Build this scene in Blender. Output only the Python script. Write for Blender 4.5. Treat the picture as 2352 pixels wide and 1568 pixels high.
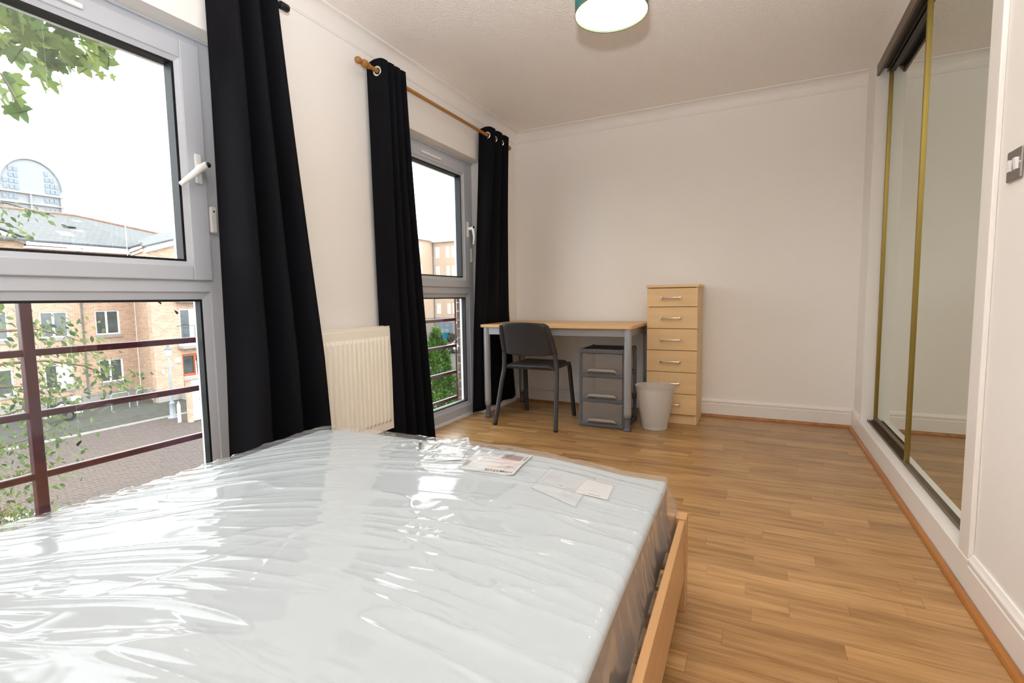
import bpy, bmesh, math, random
import numpy as np
from mathutils import Vector, Matrix

for o in list(bpy.data.objects):
    bpy.data.objects.remove(o, do_unlink=True)
SC = bpy.context.scene
COL = SC.collection
R = random.Random(7)

# ------------------------------------------------------------------ camera
cam_d = bpy.data.cameras.new('camera')
cam_d.sensor_width = 36.0
cam_d.sensor_fit = 'HORIZONTAL'
cam_d.lens = 1149.24 / 2352 * 36.0
cam_d.clip_start = 0.02
cam_d.clip_end = 500
cam = bpy.data.objects.new('camera', cam_d)
COL.objects.link(cam)
_r = Vector((0.89613473, 0.44353682, -0.0147526))
_u = Vector((-0.0244215, 0.08247992, 0.99629346))
_f = Vector((-0.44310963, 0.89245288, -0.08474495))
CAM = Vector((2.0098, 0.0, 0.9374))
_m = Matrix((_r, _u, -_f)).transposed().to_4x4()
_m.translation = CAM
cam.matrix_world = _m
SC.camera = cam

# ------------------------------------------------------------------ world: bright overcast sky
SKY = 6.3
wld = bpy.data.worlds.new('overcast_sky')
SC.world = wld
wld.use_nodes = True
_bg = wld.node_tree.nodes['Background']
_bg.inputs[0].default_value = (0.92, 0.965, 1.0, 1)
_bg.inputs[1].default_value = SKY

# the photographer's flash on top of the camera (it throws the lamp's shadow on the ceiling)
FLASH = 382.0
fl_d = bpy.data.lights.new('camera_flash', 'SPOT')
fl_d.spot_size = math.radians(140)
fl_d.spot_blend = 1.0
fl_d.shadow_soft_size = 0.035
fl_d.energy = FLASH
fl_d.color = (0.965, 0.97, 1.0)
fl = bpy.data.objects.new('camera_flash', fl_d)
COL.objects.link(fl)
fl.location = (1.96, 0.06, 1.26)
fl.rotation_euler = Vector((-0.15, 0.33, 1.0)).to_track_quat('-Z', 'Y').to_euler()

# exposure / colour management
SC.view_settings.view_transform = 'Standard'
SC.view_settings.look = 'None'
SC.view_settings.exposure = 0.0
SC.view_settings.gamma = 1.0
SC.view_settings.use_curve_mapping = False
try:
    cy = SC.cycles
    cy.use_denoising = True
    cy.max_bounces = 14
    cy.diffuse_bounces = 7
    cy.glossy_bounces = 6
    cy.transmission_bounces = 8
    cy.transparent_max_bounces = 24
    cy.sample_clamp_indirect = 12.0
    cy.caustics_reflective = True
    cy.caustics_refractive = False
except Exception:
    pass

# ------------------------------------------------------------------ room constants
W = 2.615      # wardrobe wall plane
D = 4.16       # far wall plane
Y0 = -0.80     # wall behind the camera
H = 2.40
G = -4.10      # street level

# ------------------------------------------------------------------ helpers
class MB:
    def __init__(s):
        s.v = []; s.f = []; s.sm = []
    def add(s, vs, fs, smooth=False):
        n = len(s.v)
        s.v += [tuple(p) for p in vs]
        s.f += [tuple(i + n for i in f) for f in fs]
        s.sm += [smooth] * len(fs)
        return s
    def box(s, x0, x1, y0, y1, z0, z1, bev=0.0):
        x0, x1 = min(x0, x1), max(x0, x1); y0, y1 = min(y0, y1), max(y0, y1); z0, z1 = min(z0, z1), max(z0, z1)
        if bev <= 0:
            vs = [(x0,y0,z0),(x1,y0,z0),(x1,y1,z0),(x0,y1,z0),(x0,y0,z1),(x1,y0,z1),(x1,y1,z1),(x0,y1,z1)]
            fs = [(0,3,2,1),(4,5,6,7),(0,1,5,4),(1,2,6,5),(2,3,7,6),(3,0,4,7)]
            return s.add(vs, fs)
        b = min(bev, (x1-x0)*.49, (y1-y0)*.49, (z1-z0)*.49)
        bm = bmesh.new()
        bmesh.ops.create_cube(bm, size=1)
        for v in bm.verts:
            v.co = Vector(((x0+x1)/2 + v.co.x*(x1-x0), (y0+y1)/2 + v.co.y*(y1-y0), (z0+z1)/2 + v.co.z*(z1-z0)))
        bmesh.ops.bevel(bm, geom=bm.edges[:], offset=b, segments=2, affect='EDGES', profile=0.5)
        s.bm(bm)
        return s
    def bm(s, bm, smooth=False):
        bm.verts.ensure_lookup_table(); bm.verts.index_update()
        s.add([v.co[:] for v in bm.verts], [[v.index for v in f.verts] for f in bm.faces], smooth)
        bm.free()
    def obox(s, c, ax, ay, az, hx, hy, hz):
        c = Vector(c); ax = Vector(ax).normalized(); ay = Vector(ay).normalized(); az = Vector(az).normalized()
        vs = [c + ax*hx*i + ay*hy*j + az*hz*k for k in (-1, 1) for (i, j) in ((-1,-1),(1,-1),(1,1),(-1,1))]
        return s.add(vs, [(0,3,2,1),(4,5,6,7),(0,1,5,4),(1,2,6,5),(2,3,7,6),(3,0,4,7)])
    def tube(s, pts, r, n=12, caps=True, smooth=True):
        pts = [Vector(p) for p in pts]
        rs = r if isinstance(r, (list, tuple)) else [r]*len(pts)
        t0 = (pts[1]-pts[0]).normalized()
        ref = Vector((0,0,1)) if abs(t0.z) < .9 else Vector((1,0,0))
        a = t0.cross(ref).normalized(); rings = []
        for i, p in enumerate(pts):
            if i == 0: t = (pts[1]-pts[0])
            elif i == len(pts)-1: t = (pts[-1]-pts[-2])
            else: t = (pts[i+1]-pts[i]).normalized() + (pts[i]-pts[i-1]).normalized()
            t.normalize()
            a = (a - t*a.dot(t)).normalized(); b = t.cross(a)
            rings.append([p + (a*math.cos(2*math.pi*k/n) + b*math.sin(2*math.pi*k/n))*rs[i] for k in range(n)])
        vs = [v for g in rings for v in g]
        fs = []
        for i in range(len(pts)-1):
            for k in range(n):
                fs.append((i*n+k, i*n+(k+1) % n, (i+1)*n+(k+1) % n, (i+1)*n+k))
        s.add(vs, fs, smooth)
        if caps:
            s.add(rings[0], [tuple(range(n))[::-1]]); s.add(rings[-1], [tuple(range(n))])
        return s
    def lathe(s, prof, c=(0,0,0), axis='z', n=32, smooth=True, closed=False):
        c = Vector(c); vs = []; m = len(prof)
        for k in range(n):
            an = 2*math.pi*k/n; ca, sa = math.cos(an), math.sin(an)
            for (r, h) in prof:
                p = {'z': (r*ca, r*sa, h), 'y': (r*sa, h, r*ca), 'x': (h, r*ca, r*sa)}[axis]
                vs.append(c + Vector(p))
        fs = []
        for k in range(n):
            for i in range(m if closed else m-1):
                j = (i+1) % m; k2 = (k+1) % n
                fs.append((k*m+i, k2*m+i, k2*m+j, k*m+j))
        return s.add(vs, fs, smooth)
    def prism(s, poly, axis, a0, a1):
        """poly in the two remaining axes (cyclic order xyz), extruded along axis"""
        def P(p, a):
            return {'x': (a, p[0], p[1]), 'y': (p[0], a, p[1]), 'z': (p[0], p[1], a)}[axis]
        n = len(poly)
        vs = [P(p, a0) for p in poly] + [P(p, a1) for p in poly]
        fs = [tuple(range(n)), tuple(range(2*n-1, n-1, -1))]
        fs += [(i, i+n, (i+1) % n + n, (i+1) % n) for i in range(n)]
        return s.add(vs, fs)
    def holed(s, axis, p0, p1, a0, a1, b0, b1, holes):
        """slab p0..p1 along axis ('x' or 'y'); a = other horizontal axis, b = z; holes = (a0,a1,b0,b1)"""
        A = sorted({a0, a1, *[h[0] for h in holes], *[h[1] for h in holes]})
        B = sorted({b0, b1, *[h[2] for h in holes], *[h[3] for h in holes]})
        A = [a for a in A if a0 <= a <= a1]; B = [b for b in B if b0 <= b <= b1]
        for i in range(len(A)-1):
            j = 0
            while j < len(B)-1:
                cm = (A[i]+A[i+1])/2
                def solid(k):
                    bm_ = (B[k]+B[k+1])/2
                    return not any(h[0] < cm < h[1] and h[2] < bm_ < h[3] for h in holes)
                if not solid(j): j += 1; continue
                k = j
                while k+1 < len(B)-1 and solid(k+1): k += 1
                if axis == 'x': s.box(p0, p1, A[i], A[i+1], B[j], B[k+1])
                else: s.box(A[i], A[i+1], p0, p1, B[j], B[k+1])
                j = k+1
        return s
    def build(s, name, mat, parent=None, local=False, smooth=None):
        me = bpy.data.meshes.new(name)
        off = Vector((0,0,0))
        if parent is not None and not local:
            p = parent
            while p is not None:
                off += Vector(p.location); p = p.parent
        me.from_pydata([Vector(v)-off for v in s.v], [], s.f)
        sm = s.sm if smooth is None else [smooth]*len(s.f)
        me.polygons.foreach_set('use_smooth', sm)
        if mat is not None: me.materials.append(mat)
        me.update()
        o = bpy.data.objects.new(name, me)
        COL.objects.link(o)
        if parent is not None: o.parent = parent
        return o

def fix_normals(o):
    bm = bmesh.new(); bm.from_mesh(o.data)
    bmesh.ops.recalc_face_normals(bm, faces=bm.faces[:])
    bm.to_mesh(o.data); bm.free()
    return o

def tag(o, label=None, cat=None, group=None, kind=None):
    if label: o['label'] = label
    if cat: o['category'] = cat
    if group: o['group'] = group
    if kind: o['kind'] = kind
    return o

def thing(name, loc, label, cat, group=None, rz=0.0, kind=None):
    o = bpy.data.objects.new(name, None)
    o.empty_display_size = .1
    COL.objects.link(o)
    o.location = loc; o.rotation_euler = (0, 0, rz)
    return tag(o, label, cat, group, kind)

def link_copy(o, parent, loc=None, rot=None, scale=None):
    c = o.copy(); COL.objects.link(c); c.parent = parent
    if loc is not None: c.location = loc
    if rot is not None: c.rotation_euler = rot
    if scale is not None: c.scale = scale
    return c

# ------------------------------------------------------------------ materials
def nt(name):
    m = bpy.data.materials.new(name); m.use_nodes = True
    n = m.node_tree; n.nodes.clear()
    return m, n, n.nodes, n.links

def pm(name, col, rough=.5, metal=0.0, spec=.5, var=.04, vscale=6.0, bump=0.0, bscale=60.0, trans=0.0, ior=1.45, sheen=0.0, vec=None, col2=None, coat=0.0):
    m, n, N, L = nt(name)
    out = N.new('ShaderNodeOutputMaterial'); b = N.new('ShaderNodeBsdfPrincipled')
    L.new(b.outputs[0], out.inputs[0])
    b.inputs['Roughness'].default_value = rough; b.inputs['Metallic'].default_value = metal
    b.inputs['Specular IOR Level'].default_value = spec
    b.inputs['Transmission Weight'].default_value = trans; b.inputs['IOR'].default_value = ior
    b.inputs['Sheen Weight'].default_value = sheen
    b.inputs['Coat Weight'].default_value = coat
    tc = N.new('ShaderNodeTexCoord'); mp = N.new('ShaderNodeMapping')
    L.new(tc.outputs['Object'], mp.inputs[0])
    if vec: mp.inputs['Scale'].default_value = vec
    nz = N.new('ShaderNodeTexNoise'); nz.inputs['Scale'].default_value = vscale; nz.inputs['Detail'].default_value = 5
    L.new(mp.outputs[0], nz.inputs['Vector'])
    cr = N.new('ShaderNodeValToRGB')
    c2 = col2 if col2 else tuple(c*(1-var*2) for c in col)
    c1 = col if col2 else tuple(min(1, c*(1+var)) for c in col)
    cr.color_ramp.elements[0].color = (*c2, 1); cr.color_ramp.elements[1].color = (*c1, 1)
    cr.color_ramp.elements[0].position = .3; cr.color_ramp.elements[1].position = .7
    L.new(nz.outputs['Fac'], cr.inputs[0]); L.new(cr.outputs[0], b.inputs['Base Color'])
    if bump:
        nb = N.new('ShaderNodeTexNoise'); nb.inputs['Scale'].default_value = bscale; nb.inputs['Detail'].default_value = 4
        L.new(mp.outputs[0], nb.inputs['Vector'])
        bp = N.new('ShaderNodeBump'); bp.inputs['Strength'].default_value = bump; bp.inputs['Distance'].default_value = .004
        L.new(nb.outputs['Fac'], bp.inputs['Height']); L.new(bp.outputs[0], b.inputs['Normal'])
    return m

def emis(name, col, strength):
    m, n, N, L = nt(name)
    out = N.new('ShaderNodeOutputMaterial'); e = N.new('ShaderNodeEmission')
    e.inputs[0].default_value = (*col, 1); e.inputs[1].default_value = strength
    L.new(e.outputs[0], out.inputs[0]); return m

def schlick(N, L, f0):
    """Fresnel gloss of a thin sheet, the same from both of its sides"""
    lw = N.new('ShaderNodeLayerWeight'); lw.inputs['Blend'].default_value = .5
    pw_ = N.new('ShaderNodeMath'); pw_.operation = 'POWER'; L.new(lw.outputs['Facing'], pw_.inputs[0]); pw_.inputs[1].default_value = 5.0
    ma = N.new('ShaderNodeMath'); ma.operation = 'MULTIPLY_ADD'; L.new(pw_.outputs[0], ma.inputs[0]); ma.inputs[1].default_value = 1-f0; ma.inputs[2].default_value = f0
    return lw, ma.outputs[0]

def thin_glass(name, tint=(.97, .98, .98), refl=1.0, rough=0.0, veil=0.0, ior=1.5, bump=0.0, bscale=30.0):
    """thin clear sheet: see-through, with a Fresnel gloss and an optional milky veil"""
    m, n, N, L = nt(name)
    out = N.new('ShaderNodeOutputMaterial')
    t = N.new('ShaderNodeBsdfTransparent'); t.inputs[0].default_value = (*tint, 1)
    g = N.new('ShaderNodeBsdfGlossy'); g.inputs['Roughness'].default_value = rough
    g.inputs[0].default_value = (1, 1, 1, 1)
    fr, fo = schlick(N, L, ((ior-1)/(ior+1))**2)
    mu = N.new('ShaderNodeMath'); mu.operation = 'MULTIPLY'; mu.inputs[1].default_value = refl; mu.use_clamp = True
    L.new(fo, mu.inputs[0])
    mx = N.new('ShaderNodeMixShader'); L.new(mu.outputs[0], mx.inputs[0])
    base = t.outputs[0]
    if veil > 0:
        d = N.new('ShaderNodeBsdfDiffuse'); d.inputs[0].default_value = (.85, .86, .85, 1)
        m2 = N.new('ShaderNodeMixShader'); m2.inputs[0].default_value = veil
        L.new(t.outputs[0], m2.inputs[1]); L.new(d.outputs[0], m2.inputs[2]); base = m2.outputs[0]
    L.new(base, mx.inputs[1]); L.new(g.outputs[0], mx.inputs[2]); L.new(mx.outputs[0], out.inputs[0])
    if bump:
        tc = N.new('ShaderNodeTexCoord'); nb = N.new('ShaderNodeTexNoise')
        nb.inputs['Scale'].default_value = bscale; nb.inputs['Detail'].default_value = 3
        L.new(tc.outputs['Object'], nb.inputs['Vector'])
        bp = N.new('ShaderNodeBump'); bp.inputs['Strength'].default_value = bump; bp.inputs['Distance'].default_value = .003
        L.new(nb.outputs['Fac'], bp.inputs['Height']); L.new(bp.outputs[0], g.inputs['Normal']); L.new(bp.outputs[0], fr.inputs['Normal'])
    return m

def plank_mat(name):
    m, n, N, L = nt(name)
    out = N.new('ShaderNodeOutputMaterial'); b = N.new('ShaderNodeBsdfPrincipled'); L.new(b.outputs[0], out.inputs[0])
    geo = N.new('ShaderNodeNewGeometry'); oi = N.new('ShaderNodeObjectInfo')
    sc = N.new('ShaderNodeVectorMath'); sc.operation = 'SCALE'; sc.inputs[3].default_value = 37.0
    cb = N.new('ShaderNodeCombineXYZ'); L.new(geo.outputs['Random Per Island'], cb.inputs[0]); L.new(cb.outputs[0], sc.inputs[0])
    ad = N.new('ShaderNodeVectorMath'); ad.operation = 'ADD'; L.new(sc.outputs[0], ad.inputs[0]); L.new(oi.outputs['Location'], ad.inputs[1])
    wn = N.new('ShaderNodeTexWhiteNoise'); wn.noise_dimensions = '3D'; L.new(ad.outputs[0], wn.inputs['Vector'])
    # grain: world position stretched along x, shifted per strip
    sh = N.new('ShaderNodeVectorMath'); sh.operation = 'MULTIPLY_ADD'
    L.new(wn.outputs['Color'], sh.inputs[0]); sh.inputs[1].default_value = (20, 20, 20); L.new(geo.outputs['Position'], sh.inputs[2])
    mp = N.new('ShaderNodeMapping'); mp.inputs['Scale'].default_value = (2.0, 24.0, 1.0); L.new(sh.outputs[0], mp.inputs[0])
    n1 = N.new('ShaderNodeTexNoise'); n1.inputs['Scale'].default_value = 1.6; n1.inputs['Detail'].default_value = 6; n1.inputs['Distortion'].default_value = .6
    L.new(mp.outputs[0], n1.inputs['Vector'])
    mp2 = N.new('ShaderNodeMapping'); mp2.inputs['Scale'].default_value = (6.0, 210.0, 1.0); L.new(sh.outputs[0], mp2.inputs[0])
    n2 = N.new('ShaderNodeTexNoise'); n2.inputs['Scale'].default_value = 1.0; n2.inputs['Detail'].default_value = 4; n2.inputs['Distortion'].default_value = .3
    L.new(mp2.outputs[0], n2.inputs['Vector'])
    r1 = N.new('ShaderNodeValToRGB'); e = r1.color_ramp.elements
    e[0].position = .22; e[0].color = (.255, .125, .042, 1); e[1].position = .55; e[1].color = (.44, .248, .094, 1)
    e2 = r1.color_ramp.elements.new(.80); e2.color = (.53, .32, .138, 1)
    L.new(n1.outputs['Fac'], r1.inputs[0])
    r2 = N.new('ShaderNodeValToRGB'); r2.color_ramp.elements[0].position = .30; r2.color_ramp.elements[0].color = (.62, .55, .48, 1)
    r2.color_ramp.elements[1].position = .55; r2.color_ramp.elements[1].color = (1, 1, 1, 1)
    L.new(n2.outputs['Fac'], r2.inputs[0])
    mul = N.new('ShaderNodeMixRGB'); mul.blend_type = 'MULTIPLY'; mul.inputs[0].default_value = .55
    L.new(r1.outputs[0], mul.inputs[1]); L.new(r2.outputs[0], mul.inputs[2])
    # per strip tone
    r3 = N.new('ShaderNodeValToRGB'); r3.color_ramp.elements[0].color = (.80, .78, .75, 1); r3.color_ramp.elements[1].color = (1.13, 1.13, 1.14, 1)
    L.new(wn.outputs['Value'], r3.inputs[0])
    m3 = N.new('ShaderNodeMixRGB'); m3.blend_type = 'MULTIPLY'; m3.inputs[0].default_value = 1.0
    L.new(mul.outputs[0], m3.inputs[1]); L.new(r3.outputs[0], m3.inputs[2]); L.new(m3.outputs[0], b.inputs['Base Color'])
    b.inputs['Roughness'].default_value = .27; b.inputs['Specular IOR Level'].default_value = .5
    bp = N.new('ShaderNodeBump'); bp.inputs['Strength'].default_value = .06; bp.inputs['Distance'].default_value = .002
    L.new(n2.outputs['Fac'], bp.inputs['Height']); L.new(bp.outputs[0], b.inputs['Normal'])
    return m

def wood_mat(name, c1, c2, axis=0, rough=.4, scale=1.0):
    v = [28*scale, 28*scale, 28*scale]; v[axis] = 1.6*scale
    m = pm(name, c1, rough=rough, vscale=1.0, vec=tuple(v), col2=c2)
    return m

def brick_mat(name, c1, c2, mortar, axis='x', bw=.225, rh=.075):
    """wall facing along `axis`: bricks run along the other horizontal axis"""
    m, n, N, L = nt(name)
    out = N.new('ShaderNodeOutputMaterial'); b = N.new('ShaderNodeBsdfPrincipled'); L.new(b.outputs[0], out.inputs[0])
    geo = N.new('ShaderNodeNewGeometry'); sp = N.new('ShaderNodeSeparateXYZ'); L.new(geo.outputs['Position'], sp.inputs[0])
    ad = N.new('ShaderNodeMath'); ad.operation = 'ADD'; L.new(sp.outputs[0], ad.inputs[0]); L.new(sp.outputs[1], ad.inputs[1])
    cb = N.new('ShaderNodeCombineXYZ'); L.new(ad.outputs[0], cb.inputs[0]); L.new(sp.outputs[2], cb.inputs[1])
    br = N.new('ShaderNodeTexBrick'); L.new(cb.outputs[0], br.inputs['Vector'])
    br.inputs['Color1'].default_value = (*c1, 1); br.inputs['Color2'].default_value = (*c2, 1); br.inputs['Mortar'].default_value = (*mortar, 1)
    br.inputs['Scale'].default_value = 1.0; br.inputs['Brick Width'].default_value = bw; br.inputs['Row Height'].default_value = rh
    br.inputs['Mortar Size'].default_value = .008; br.inputs['Bias'].default_value = -.1
    L.new(br.outputs[0], b.inputs['Base Color']); b.inputs['Roughness'].default_value = .9
    bp = N.new('ShaderNodeBump'); bp.inputs['Strength'].default_value = .4; bp.inputs['Distance'].default_value = .01; bp.invert = True
    L.new(br.outputs['Fac'], bp.inputs['Height']); L.new(bp.outputs[0], b.inputs['Normal'])
    return m

def roof_mat(name):
    m, n, N, L = nt(name)
    out = N.new('ShaderNodeOutputMaterial'); b = N.new('ShaderNodeBsdfPrincipled'); L.new(b.outputs[0], out.inputs[0])
    geo = N.new('ShaderNodeNewGeometry'); sp = N.new('ShaderNodeSeparateXYZ'); L.new(geo.outputs['Position'], sp.inputs[0])
    cb = N.new('ShaderNodeCombineXYZ'); L.new(sp.outputs[1], cb.inputs[0]); L.new(sp.outputs[2], cb.inputs[1])
    br = N.new('ShaderNodeTexBrick'); L.new(cb.outputs[0], br.inputs['Vector'])
    br.inputs['Color1'].default_value = (.125, .125, .12, 1); br.inputs['Color2'].default_value = (.105, .107, .105, 1); br.inputs['Mortar'].default_value = (.07, .073, .073, 1)
    br.inputs['Scale'].default_value = 1.0; br.inputs['Brick Width'].default_value = .3; br.inputs['Row Height'].default_value = .11; br.inputs['Mortar Size'].default_value = .014
    L.new(br.outputs[0], b.inputs['Base Color']); b.inputs['Roughness'].default_value = .8
    bp = N.new('ShaderNodeBump'); bp.inputs['Strength'].default_value = .5; bp.inputs['Distance'].default_value = .02; bp.invert = True
    L.new(br.outputs['Fac'], bp.inputs['Height']); L.new(bp.outputs[0], b.inputs['Normal'])
    return m

def ceiling_mat(name):
    m, n, N, L = nt(name)
    out = N.new('ShaderNodeOutputMaterial'); b = N.new('ShaderNodeBsdfPrincipled'); L.new(b.outputs[0], out.inputs[0])
    b.inputs['Base Color'].default_value = (.93, .885, .845, 1); b.inputs['Roughness'].default_value = .42
    geo = N.new('ShaderNodeNewGeometry'); mp = N.new('ShaderNodeMapping'); L.new(geo.outputs['Position'], mp.inputs[0]); mp.inputs['Scale'].default_value = (1.0, 1.0, 1.0)
    nz = N.new('ShaderNodeTexNoise'); nz.inputs['Scale'].default_value = 20; nz.inputs['Detail'].default_value = 2; L.new(mp.outputs[0], nz.inputs['Vector'])
    mx = N.new('ShaderNodeVectorMath'); mx.operation = 'MULTIPLY_ADD'; L.new(nz.outputs['Color'], mx.inputs[0]); mx.inputs[1].default_value = (.05, .05, .05); L.new(mp.outputs[0], mx.inputs[2])
    v = N.new('ShaderNodeTexNoise'); v.inputs['Scale'].default_value = 125; v.inputs['Detail'].default_value = 2.0; v.inputs['Roughness'].default_value = .4; L.new(mx.outputs[0], v.inputs['Vector'])
    cr = N.new('ShaderNodeValToRGB'); cr.color_ramp.elements[0].position = .38; cr.color_ramp.elements[1].position = .68; L.new(v.outputs['Fac'], cr.inputs[0])
    bp = N.new('ShaderNodeBump'); bp.inputs['Strength'].default_value = .42; bp.inputs['Distance'].default_value = .005
    L.new(cr.outputs[0], bp.inputs['Height']); L.new(bp.outputs[0], b.inputs['Normal'])
    return m

def leaf_mat(name, c1, c2, rough=.45):
    m, n, N, L = nt(name)
    out = N.new('ShaderNodeOutputMaterial')
    geo = N.new('ShaderNodeNewGeometry'); oi = N.new('ShaderNodeObjectInfo')
    ad = N.new('ShaderNodeVectorMath'); ad.operation = 'ADD'
    cb = N.new('ShaderNodeCombineXYZ'); L.new(geo.outputs['Random Per Island'], cb.inputs[0]); L.new(cb.outputs[0], ad.inputs[0]); L.new(oi.outputs['Location'], ad.inputs[1])
    wn = N.new('ShaderNodeTexWhiteNoise'); L.new(ad.outputs[0], wn.inputs['Vector'])
    r = N.new('ShaderNodeValToRGB'); r.color_ramp.elements[0].color = (*c1, 1); r.color_ramp.elements[1].color = (*c2, 1)
    L.new(wn.outputs['Value'], r.inputs[0])
    b = N.new('ShaderNodeBsdfPrincipled'); b.inputs['Roughness'].default_value = rough; L.new(r.outputs[0], b.inputs['Base Color'])
    tr = N.new('ShaderNodeBsdfTranslucent'); L.new(r.outputs[0], tr.inputs[0])
    mx = N.new('ShaderNodeMixShader'); mx.inputs[0].default_value = .45
    L.new(b.outputs[0], mx.inputs[1]); L.new(tr.outputs[0], mx.inputs[2]); L.new(mx.outputs[0], out.inputs[0])
    return m

def frosted(name, col, veil=.6, rough=.5):
    m, n, N, L = nt(name)
    out = N.new('ShaderNodeOutputMaterial')
    t = N.new('ShaderNodeBsdfTransparent'); t.inputs[0].default_value = (*col, 1)
    d = N.new('ShaderNodeBsdfDiffuse'); d.inputs[0].default_value = (*col, 1)
    tl = N.new('ShaderNodeBsdfTranslucent'); tl.inputs[0].default_value = (*col, 1)
    g = N.new('ShaderNodeBsdfGlossy'); g.inputs['Roughness'].default_value = rough
    a = N.new('ShaderNodeMixShader'); a.inputs[0].default_value = .45; L.new(d.outputs[0], a.inputs[1]); L.new(tl.outputs[0], a.inputs[2])
    c = N.new('ShaderNodeMixShader'); c.inputs[0].default_value = veil; L.new(t.outputs[0], c.inputs[1]); L.new(a.outputs[0], c.inputs[2])
    fr, fo = schlick(N, L, .03)
    e = N.new('ShaderNodeMixShader'); L.new(fo, e.inputs[0]); L.new(c.outputs[0], e.inputs[1]); L.new(g.outputs[0], e.inputs[2])
    L.new(e.outputs[0], out.inputs[0]); return m

M = {}
M['wall'] = pm('wall_paint', (.86, .835, .80), rough=.62, var=.008, vscale=1.5, bump=.05, bscale=180)
M['ceil'] = ceiling_mat('ceiling_texture_paint')
M['trim'] = pm('gloss_white_paint', (.83, .80, .76), rough=.3, var=.01)
M['cornice'] = pm('cornice_paint', (.84, .81, .775), rough=.5, var=.008)
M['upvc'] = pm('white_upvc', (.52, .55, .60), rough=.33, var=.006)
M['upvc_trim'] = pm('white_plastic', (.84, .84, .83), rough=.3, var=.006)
M['gasket'] = pm('black_rubber', (.004, .005, .006), rough=.5)
M['black'] = pm('black_plastic', (.01, .01, .012), rough=.35)
M['glass'] = thin_glass('window_glass', (.97, .985, .985), 1.0)
M['curtain'] = pm('black_curtain_cloth', (.0048, .0048, .0066), rough=.85, spec=.15, var=.1, vscale=300, sheen=.0, bump=.1, bscale=400)
M['chrome'] = pm('chrome', (.75, .74, .72), rough=.12, metal=1.0, var=.02)
M['steel'] = pm('brushed_steel', (.30, .27, .25), rough=.32, metal=1.0, var=.05)
M['rodwood'] = wood_mat('varnished_pine', (.42, .20, .05), (.30, .125, .028), axis=1, rough=.3)
M['plank'] = plank_mat('oak_laminate')
M['under'] = pm('underlay', (.12, .07, .03), rough=.9)
M['bead'] = wood_mat('oak_beading', (.46, .19, .045), (.30, .11, .022), axis=1, rough=.35)
M['rad'] = pm('cream_radiator_enamel', (.90, .86, .76), rough=.3, var=.006)
M['copper'] = pm('copper_pipe', (.55, .25, .12), rough=.35, metal=.8)
M['beech'] = wood_mat('beech_desktop', (.78, .50, .235), (.70, .43, .185), axis=0, rough=.42)
M['maple'] = wood_mat('maple_veneer', (.80, .57, .31), (.70, .475, .235), axis=0, rough=.45, scale=.6)
M['deskmetal'] = pm('silver_grey_powdercoat', (.33, .335, .35), rough=.38, metal=.35, var=.02)
M['deskfoot'] = pm('dark_grey_plastic', (.10, .105, .115), rough=.5)
M['chair'] = pm('anthracite_plastic', (.032, .030, .031), rough=.5, var=.05, bump=.08, bscale=500)
M['chairleg'] = pm('anthracite_steel', (.04, .038, .039), rough=.35, metal=.3)
M['tower'] = pm('grey_plastic', (.105, .11, .122), rough=.45)
M['towertop'] = pm('dark_grey_plastic_top', (.035, .035, .038), rough=.4)
M['drawer'] = frosted('smoky_clear_plastic', (.80, .77, .74), veil=.22, rough=.25)
M['drawerpull'] = frosted('milky_plastic', (.58, .55, .52), veil=.85, rough=.4)
M['bin'] = frosted('frosted_plastic', (.92, .91, .89), veil=.55, rough=.4)
M['gold'] = pm('brass_anodised', (.30, .215, .055), rough=.38, metal=.8, var=.03)
M['bronze'] = pm('bronze_anodised', (.13, .085, .045), rough=.35, metal=.6)
M['darkvoid'] = pm('dark_track', (.018, .015, .013), rough=.4)
M['shade'] = pm('teal_lampshade_cloth', (.045, .19, .185), rough=.8, var=.03, vscale=200)
M['shadein'] = pm('white_lampshade_lining', (.85, .83, .78), rough=.8)
M['diffuser'] = emis('lit_lamp_diffuser', (1.0, .83, .56), 15.0)
M['bedwood'] = wood_mat('bed_beech_foil', (.53, .31, .14), (.47, .26, .11), axis=1, rough=.4)
M['slat'] = wood_mat('pale_slat', (.60, .43, .25), (.52, .36, .19), axis=0, rough=.5)
M['mattress'] = pm('white_mattress_ticking', (.40, .447, .467), rough=.8, var=.01, vscale=40, bump=.12, bscale=260)
M['border'] = pm('dark_beige_mattress_border', (.21, .17, .145), rough=.85, var=.05, vscale=30, bump=.15, bscale=200)
M['wrap'] = thin_glass('clear_plastic_wrap', (.985, .985, .985), .85, rough=.075, veil=.09, ior=1.5)
M['paper'] = pm('white_paper', (.60, .61, .61), rough=.6, var=.01)
M['paper2'] = pm('translucent_paper', (.53, .545, .545), rough=.6, var=.01)
M['paper3'] = pm('thin_paper_over_ticking', (.44, .475, .488), rough=.6, var=.01)
M['ink'] = pm('black_ink', (.02, .02, .022), rough=.6)
M['greyink'] = pm('grey_ink', (.30, .29, .28), rough=.6)
M['peach'] = pm('peach_print', (.85, .50, .33), rough=.6)
M['mauve'] = pm('mauve_print', (.26, .165, .16), rough=.5, var=.15, vscale=60)
M['blush'] = pm('blush_print', (.66, .56, .55), rough=.5, var=.06, vscale=60)
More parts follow.
